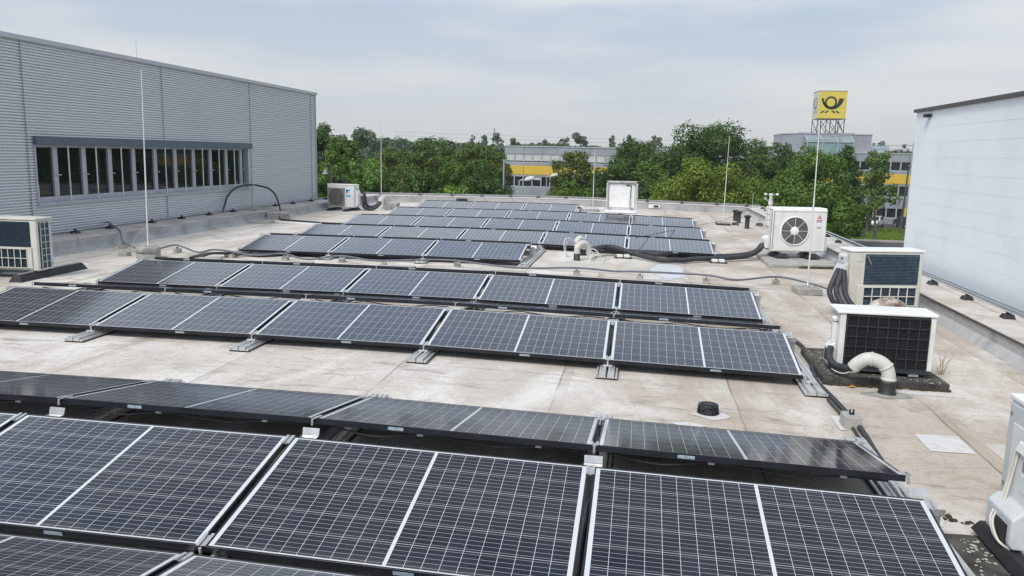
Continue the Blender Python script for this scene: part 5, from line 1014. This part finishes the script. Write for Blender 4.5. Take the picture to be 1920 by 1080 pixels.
# white slabs behind the ridge row
for i, (x, y, lb) in enumerate(((-7.48,13.12,'second'),(-5.75,13.08,'leftmost but one'),(-3.93,13.05,'middle'),(-2.03,13.03,'middle right'),(.18,13.05,'right, left of the patch'),(1.62,13.02,'rightmost'))):
    t = thing('ballast_slab', 'pale flat slab behind the ridge by the cable, '+['leftmost of six','second from the left','third from the left','third from the right','second from the right','rightmost of six'][i], 'slab', (x, y-.1, zt(x)), 0, 'pale ballast slabs along the ridge'); MB().box(-.21,.21,-.22,.16,0,.055).build('slab', 'paving', t, .006)
# black cable bundle at the left end of the short row
t = thing('cable_bundle', 'bundle of black cables lying at the left end of the short row', 'cable', (0,0,0))
for o in range(4): MB().tube(smooth_path([(-7.9+.05*o,13.15,.0),(-7.7+.06*o,13.5-.05*o,.05+.01*o),(-7.3+.05*o,13.75,.02),(-6.8,13.95-.05*o,.02),(-6.3,14.2+.05*o,.02),(-5.9,14.6,.03)], 6), .022, 8).build('strand', 'hose', t)
# ------------------------------------------------------------------ lightning rods
def rod(x, y, z0, z1, lb, lean=(0, 0), r=.0135):
    t = thing('lightning_rod', lb, 'lightning rod', (x, y, z0), 0, 'thin lightning rods on the roof'); h = z1-z0; a = .55
    MB().tube([(0,0,0),(lean[0]*a,lean[1]*a,h*a)], r, 8).build('rod', 'rod_metal', t); MB().tube([(lean[0]*a,lean[1]*a,h*a),(lean[0],lean[1],h)], [r*.75,r*.55], 8).build('tip', 'rod_metal', t); MB().lathe([(.03,0),(.03,.03),(.015,.06)], 10).build('socket', 'alu', t); return t
t = thing('rod_base', 'two round stacked concrete discs carrying the tall rod at left', 'concrete base', (-8.70, 13.16, zt(-8.7))); MB().lathe([(.205,0),(.205,.085),(.195,.095)], 32).build('disc', 'concrete', t); MB().lathe([(.185,.095),(.185,.10),(.205,.105),(.205,.19),(.19,.205),(.001,.21)], 32).build('disc', 'concrete', t)
rod(-8.70, 13.16, zt(-8.7)+.21, 3.26, 'tall thin lightning rod on the round concrete base in front of the window band', (.05,0)); 
t = thing('ground_wire', 'thin bent wire from the tall left rod down to the roof', 'wire', (0,0,0)); MB().tube([(-8.70,13.16,.56),(-8.98,13.2,.30),(-9.10,13.22,.06),(-9.28,13.32,.05),(-10.2,13.5,.05),(-10.40,13.6,.21),(-11.05,14.3,.235)], .0055, 6).build('wire', 'alu_dull', t)
rod(-9.07, 27.5, -.04, 3.32, 'thin lightning rod beside the far left air conditioner with blue emblem', (.0,0))
rod(-1.70, 29.2, .02, 2.08, 'short thin lightning rod left of the open roof hatch', (-.01,0)); t = thing('rod_base', 'low dark slab at the foot of the rod left of the hatch', 'concrete base', (-1.72,29.15,zt(-1.72))); MB().box(-.25,.25,-.2,.2,0,.06).build('slab', 'concrete', t, .008)
t = thing('rod_base', 'low rectangular slab base of the rod left of the black vent pipes', 'concrete base', (2.58,26.05,zt(2.58)), rad(4)); MB().box(-.21,.21,-.2,.2,0,.055).build('slab', 'concrete_dark', t, .006); MB().box(-.20,.20,-.19,.19,.057,.105).build('slab', 'paving', t, .006)
rod(2.58, 26.05, zt(2.58)+.105, 2.64, 'thin lightning rod in front of the round yellow green tree', (.03,0))
t = thing('rod_base', 'square weathered concrete block under the rod in front of the fan unit', 'concrete base', (2.64,13.05,zt(2.64)), rad(5)); MB().box(-.185,.185,-.20,.20,0,.098).build('block', 'concrete', t, .012, 2); lichen(t, -.15, .15, -.18, .18, .1, 12, .006, .014).location.z = .115-.0
rod(2.66, 13.12, zt(2.64)+.098, 2.56, 'tall lightning rod in front of the white fan air conditioner', (-.02,0), .0125)
t = thing('ground_wire', 'thin wire running from the right rod base toward the cream unit', 'wire', (0,0,0)); MB().tube(smooth_path([(2.70,13.12,-.0),(2.85,13.0,-.08),(3.0,12.6,-.1),(3.2,12.2,-.105)], 5), .005, 6).build('wire', 'alu_dull', t)
t = thing('lightning_rod', 'thin short rod on top of the corrugated building roof edge', 'lightning rod', (-12.0, 18.1, 3.9), 0, 'thin lightning rods on the roof'); MB().tube([(0,0,0),(0,0,.49)], .009, 6).build('rod', 'alu_dull', t); MB().lathe([(.04,0),(.04,.03),(.012,.05)], 8).build('socket', 'alu', t)
t = thing('lightning_rod', 'very short rod on the far right parapet corner', 'lightning rod', (4.25, 32.2, .12), 0, 'thin lightning rods on the roof'); MB().tube([(0,0,0),(0,0,.55)], .008, 6).build('rod', 'fascia', t); MB().lathe([(.04,0),(.04,.03),(.012,.05)], 8).build('socket', 'alu', t)
t = thing('guy_wire', 'thin dark wire stretched low over the panels toward the far right parapet corner', 'wire', (0,0,0)); MB().tube([(-.07,16.75,.30),(2.37,25.6,.02),(2.6,26.1,.02),(4.3,32.4,.13)], .0065, 6).build('wire', 'hose', t)
# conductor holders on the parapets
def holder(x, y, z, rz, lb, s=1.0):
    t = thing('conductor_holder', lb, 'conductor holder', (x, y, z), rz, 'black conductor holders on the parapets')
    MB().hexa([(-.085*s,-.085*s,0),(.085*s,-.085*s,0),(.085*s,.085*s,0),(-.085*s,.085*s,0)],[(-.062*s,-.055*s,.065*s),(.062*s,-.055*s,.065*s),(.062*s,.055*s,.065*s),(-.062*s,.055*s,.065*s)]).build('block', 'pvc_black', t, .006)
    MB().box(-.022*s,.022*s,-.03*s,.03*s,.065*s,.095*s).build('clip', 'pvc_black', t, .004); return t
HL = [14.42,15.49,16.99,18.22,19.5,20.75,23.37,24.65,26.12,27.41]; zL = RZ(XL)+PH
od = ['nearest','second','third','fourth','fifth','sixth','seventh','eighth','ninth','farthest']
for i, y in enumerate(HL): holder(-11.10, y, zL, 0, '%s black conductor holder along the parapet under the grey building' % od[i], .9)
HF = [-10.4,-8.8,-7.5,-6.3,-5.15,-4.05,-2.95,.25,1.6,2.95,4.1]; of = ['leftmost','second from the left','third from the left','fourth from the left','fifth from the left','middle','fifth from the right','fourth from the right','third from the right','second from the right','rightmost']
for i, x in enumerate(HF): holder(x, far_y(x)+.45, RZ(x)+PH, 0, '%s black conductor holder on the far cross parapet' % of[i], .95)
zR = RZ(XR)+PH; HR = [(4.53,31.5),(4.50,30.4),(4.56,20.7),(4.50,19.28),(4.50,13.13),(4.50,11.78),(4.48,10.46),(4.48,9.1)]
orr = ['farthest','second farthest','third farthest','fourth farthest','fourth nearest','third nearest','second nearest','nearest']
for i, (x, y) in enumerate(HR): holder(x, y, zR, 0, '%s black conductor holder on the right parapet' % orr[i], .85)
def wire(nm, pts, r, m_, lb): t = thing(nm, lb, 'wire', (0,0,0)); MB().tube(pts, r, 6).build('wire', m_, t)
wire('conductor_wire', [(-11.10, y, zL+.08-(.02 if i % 2 else 0)) for i, y in enumerate([12]+[v for p in zip(HL, HL[1:]+[28.5]) for v in (p[0], (p[0]+p[1])/2)])], .005, 'alu_dull', 'thin conductor wire along the parapet under the grey building')
wire('conductor_wire', [(x, far_y(x)+.45, RZ(x)+PH+.085) for x in HF], .006, 'alu_dull', 'thin conductor wire along the far cross parapet')
wire('conductor_wire', [(4.3,32.3,zR+.1),(4.53,31.5,zR+.08),(4.50,30.4,zR+.08),(4.54,26,zR+.05),(4.56,20.7,zR+.08),(4.50,19.28,zR+.08),(4.5,16,zR+.06),(4.50,13.13,zR+.08),(4.5,11.78,zR+.08),(4.48,10.46,zR+.08),(4.48,9.1,zR+.08),(4.48,4,zR+.07)], .009, 'alu_dull', 'conductor wire along the right parapet beside the white building')
wire('guard_rail_tube', [(4.74,26,zR+.06),(4.74,17,zR+.06),(4.74,3,zR+.06)], .018, 'galv', 'grey round tube along the outer edge of the right parapet')
# ------------------------------------------------------------------ arch hose, slabs, tray on the left
t = thing('arched_hose', 'black hose arching over a short post and running along the roof at left', 'hose', (0,0,0))
ARC = [(-11.25,20.45,.20),(-11.25,20.6,.42),(-11.25,20.75,.62),(-11.22,21.1,.82),(-11.15,21.5,.905),(-11.10,21.97,.905),(-10.95,22.28,.85),(-10.78,22.4,.76),(-10.60,22.35,.60),(-10.40,22.15,.33),(-10.2,21.8,.14),(-10.0,21.3,.03),(-9.75,21.05,.01),(-9.36,21.0,.0),(-8.55,20.72,.0),(-7.9,20.55,.0),(-7.2,20.5,.0)]
MB().tube(smooth_path(ARC, 7), .026, 10).build('hose', 'hose', t); m = MB()
for k in range(9): x = -9.7+.21*k; y = 21.02-.24*k*.21/1.9*1.0; m.box(x-.08, x+.08, y-.05, y+.05, RZ(x), RZ(x)+.035)
t2 = thing('hose_tray', 'black plastic cable tray carrying the hose along the roof at left', 'cable tray', (0,0,0)); m.build('tray', 'pvc_black', t2)
t = thing('hose_post', 'short silver post holding the arched hose up on a parapet slab', 'post', (-11.10, 21.95, zL+.045)); MB().tube([(0,0,0),(0,0,.66)], .018, 10).build('post', 'alu', t); MB().box(-.03,.03,-.03,.03,.62,.66).build('bracket', 'alu', t)
t = thing('paving_slab', 'grey slab lying on the parapet under the short hose post', 'slab', (-11.02, 21.95, zL)); MB().box(-.26,.26,-.5,.5,0,.045).build('slab', 'paving', t, .006); t['category'] = 'slab'
t = thing('paving_slab_stack', 'stack of four grey slabs against the left parapet by the arched hose', 'slabs', (-10.16, 21.6, zt(-10.2)), rad(4))
for i in range(4): MB().box(-.26-.03*(i%2), .26-.03*(i%3), -.24, .24+.02*(i%2), .058*i, .058*i+.053).build('slab', 'paving', t, .006)
t = thing('paving_slab', 'single grey slab on the roof in front of the slab stack', 'slab', (-10.12, 20.62, zt(-10.1)), rad(3)); MB().box(-.28,.28,-.38,.32,0,.055).build('slab', 'paving', t, .006)
t = thing('cable_duct', 'white flat cable duct lying on the roof in front of the arched hose', 'cable duct', (0,0,0)); m = MB(); p, q = Vector((-9.85,20.72,zt(-9.8,.03))), Vector((-8.35,20.25,zt(-8.4,.03))); m.beam(p, q, .09, .05); m.build('duct', 'sticker_white', t)
# ------------------------------------------------------------------ roof hatch
t = thing('roof_hatch', 'white roof hatch with its square lid standing wide open', 'roof hatch', (-.595, 25.0, zt(-.6)))
m = MB(); m.hexa([(-.56,-.60,0),(.56,-.60,0),(.56,.62,0),(-.56,.62,0)], [(-.47,-.52,.30),(.47,-.52,.30),(.47,.55,.30),(-.47,.55,.30)]); m.build('curb', 'white_lid', t, .008)
MB().box(-.48,.48,-.54,.56,.302,.335).build('curb_rim', 'white_lid', t, .006); m = MB(); zb, zt_ = .34, 1.22; y = .60
ld = MB(); ld.box(-.475,.475,y,y+.03,zb,zt_); lid_o = ld.build('lid', 'white_case', t, .006); m = MB()
m.box(-.49,-.43,y-.09,y+.035,zb,zt_); m.box(.43,.49,y-.09,y+.035,zb,zt_); m.box(-.49,.49,y-.09,y+.035,zt_-.05,zt_+.01); m.box(-.43,.43,y-.09,y+.03,zb,zb+.04); m.build('lid_frame', 'alu_dull', lid_o, .004)
MB().box(-.40,.40,y-.03,y-.002,zb+.06,zt_-.07).build('lid_lining', 'white_lid', lid_o, .02, 3); MB().tube([(.25,y-.1,zb+.02),(.26,y-.07,zb+.35)], .020, 10).build('gas_strut', 'alu', t); MB().tube([(.26,y-.07,zb+.35),(.28,y-.04,zt_-.1)], .011, 10).build('strut_rod', 'ink', t)
for x in (-.36, .33): MB().box(x-.05,x+.05,y-.11,y-.03,zb-.03,zb+.03).build('hinge', 'grey_print', t)
MB().box(.12,.24,y-.06,y-.032,zt_-.13,zt_-.10).build('latch', 'ink', t); MB().box(-.06,.06,-.56,-.535,.26,.30).build('latch', 'grey_print', t); MB().box(-.05,.05,y-.1,y-.05,zt_-.04,zt_-.01).build('latch', 'grey_print', t)
# anemometer on a thin mast behind the fan unit
t = thing('wind_sensor', 'small pale weather sensor with spinning cups on a thin mast behind the fan unit', 'weather sensor', (3.0, 19.5, zt(3.0))); z = 1.0
MB().tube([(0,0,0),(-.01,0,z)], .014, 8).build('mast', 'alu_dull', t); MB().lathe([(.015,0),(.05,.02),(.055,.08),(.03,.22),(.045,.25),(.04,.29),(.001,.30)], 14, (-.02,0,z)).build('body', 'white_lid', t)
m = MB()
for k in range(3): a = 2.09*k+.3; m.tube([(-.02,0,z+.27),(-.02+.13*math.cos(a),.13*math.sin(a),z+.27)], .006, 6)
m.build('cup_arm', 'alu', t)
for k in range(3): a = 2.09*k+.3; MB().lathe([(.001,-.03),(.03,-.02),(.036,.01),(.03,.03)], 10, (-.02+.15*math.cos(a),.15*math.sin(a),z+.27)).build('cup', 'white_lid', t)
m = MB(); m.tube([(-.03,0,z+.06),(-.13,0,z+.17)], .010, 6); m.box(-.17,-.12,-.03,.03,z+.15,z+.21); m.build('vane', 'alu', t)
# scuppers in the far parapet
for x, m_, lb in ((.52, 'sticker_white', 'small square overflow outlet with pale plate right of the hatch'), (-7.0, 'ink', 'small dark square overflow outlet in the far parapet at left')):
    t = thing('overflow_outlet', lb, 'roof outlet', (x, far_y(x), RZ(x)+.05)); MB().box(-.22,.22,-.02,.0,0,.14).build('plate', m_, t, .003); MB().box(-.02,.16,-.035,-.021,.03,.11).build('opening', 'ink', t)
# ------------------------------------------------------------------ bits lying about
for i, (x, y, r) in enumerate(((1.875,4.78,.042),(1.955,4.74,.030),(2.03,4.70,.028))):
    t = thing('moss_clump', '%s dark moss clump lying beside the big front row corner' % ['largest, left','middle','smallest, right'][i], 'moss', (x, y, zt(x)), 0, 'moss clumps'); m = MB(); q = random.Random(i)
    for k in range(9): a = q.uniform(0, 6.28); d_ = r*q.uniform(0,.8); rr_ = r*q.uniform(.25,.5); m.lathe([(.001,rr_*.9),(rr_*.7,rr_*.55),(rr_,0)], 7, (d_*math.cos(a)*1.4, d_*math.sin(a), 0))
    m.build('clump', 'moss', t)
t = thing('dry_leaf', 'small orange dry leaf in front of the mossy slab', 'leaf', (1.99, 7.55, zt(1.99, .006))); MB().add([(-.04,0,0),(0,-.02,.012),(.045,0,.004),(.01,.025,.016)], [(0,1,2,3)]).build('blade', 'leaf_orange', t, fix=False)
M['dry_grass'] = mat('dry_grass', (.36,.30,.16), .9)
t = thing('grass_tuft', 'thin dry grass stalks growing beside the nearest complete air conditioner', 'grass tuft', (3.02, 8.34, zt(3.02))); m = MB(); q = random.Random(2)
for k in range(13): a = q.uniform(-.6,.6); h_ = q.uniform(.08,.26); x0_ = q.uniform(-.05,.05); m.tube([(x0_,0,0),(x0_+a*h_*.4,0,h_*.6),(x0_+a*h_,q.uniform(-.05,.05),h_)], [.003,.002,.001], 4)
m.build('stalks', 'dry_grass', t)

# ------------------------------------------------------------------ thin summer haze in the air
hzm = bpy.data.materials.new('haze'); hzm.use_nodes = True; t_ = hzm.node_tree; t_.nodes.clear(); o_ = N(t_, 'ShaderNodeOutputMaterial'); v_ = N(t_, 'ShaderNodeVolumePrincipled')
v_.inputs['Color'].default_value = (.92, .95, 1, 1); v_.inputs['Density'].default_value = 0.0003; v_.inputs['Anisotropy'].default_value = .2; t_.links.new(v_.outputs[0], o_.inputs['Volume'])
M['haze'] = hzm
tag(MB().box(-700, 700, -60, 900, GZ-1, 40).build('haze', 'haze'), 'thin pale haze in the air over the roof and the trees', 'haze', kind='stuff')
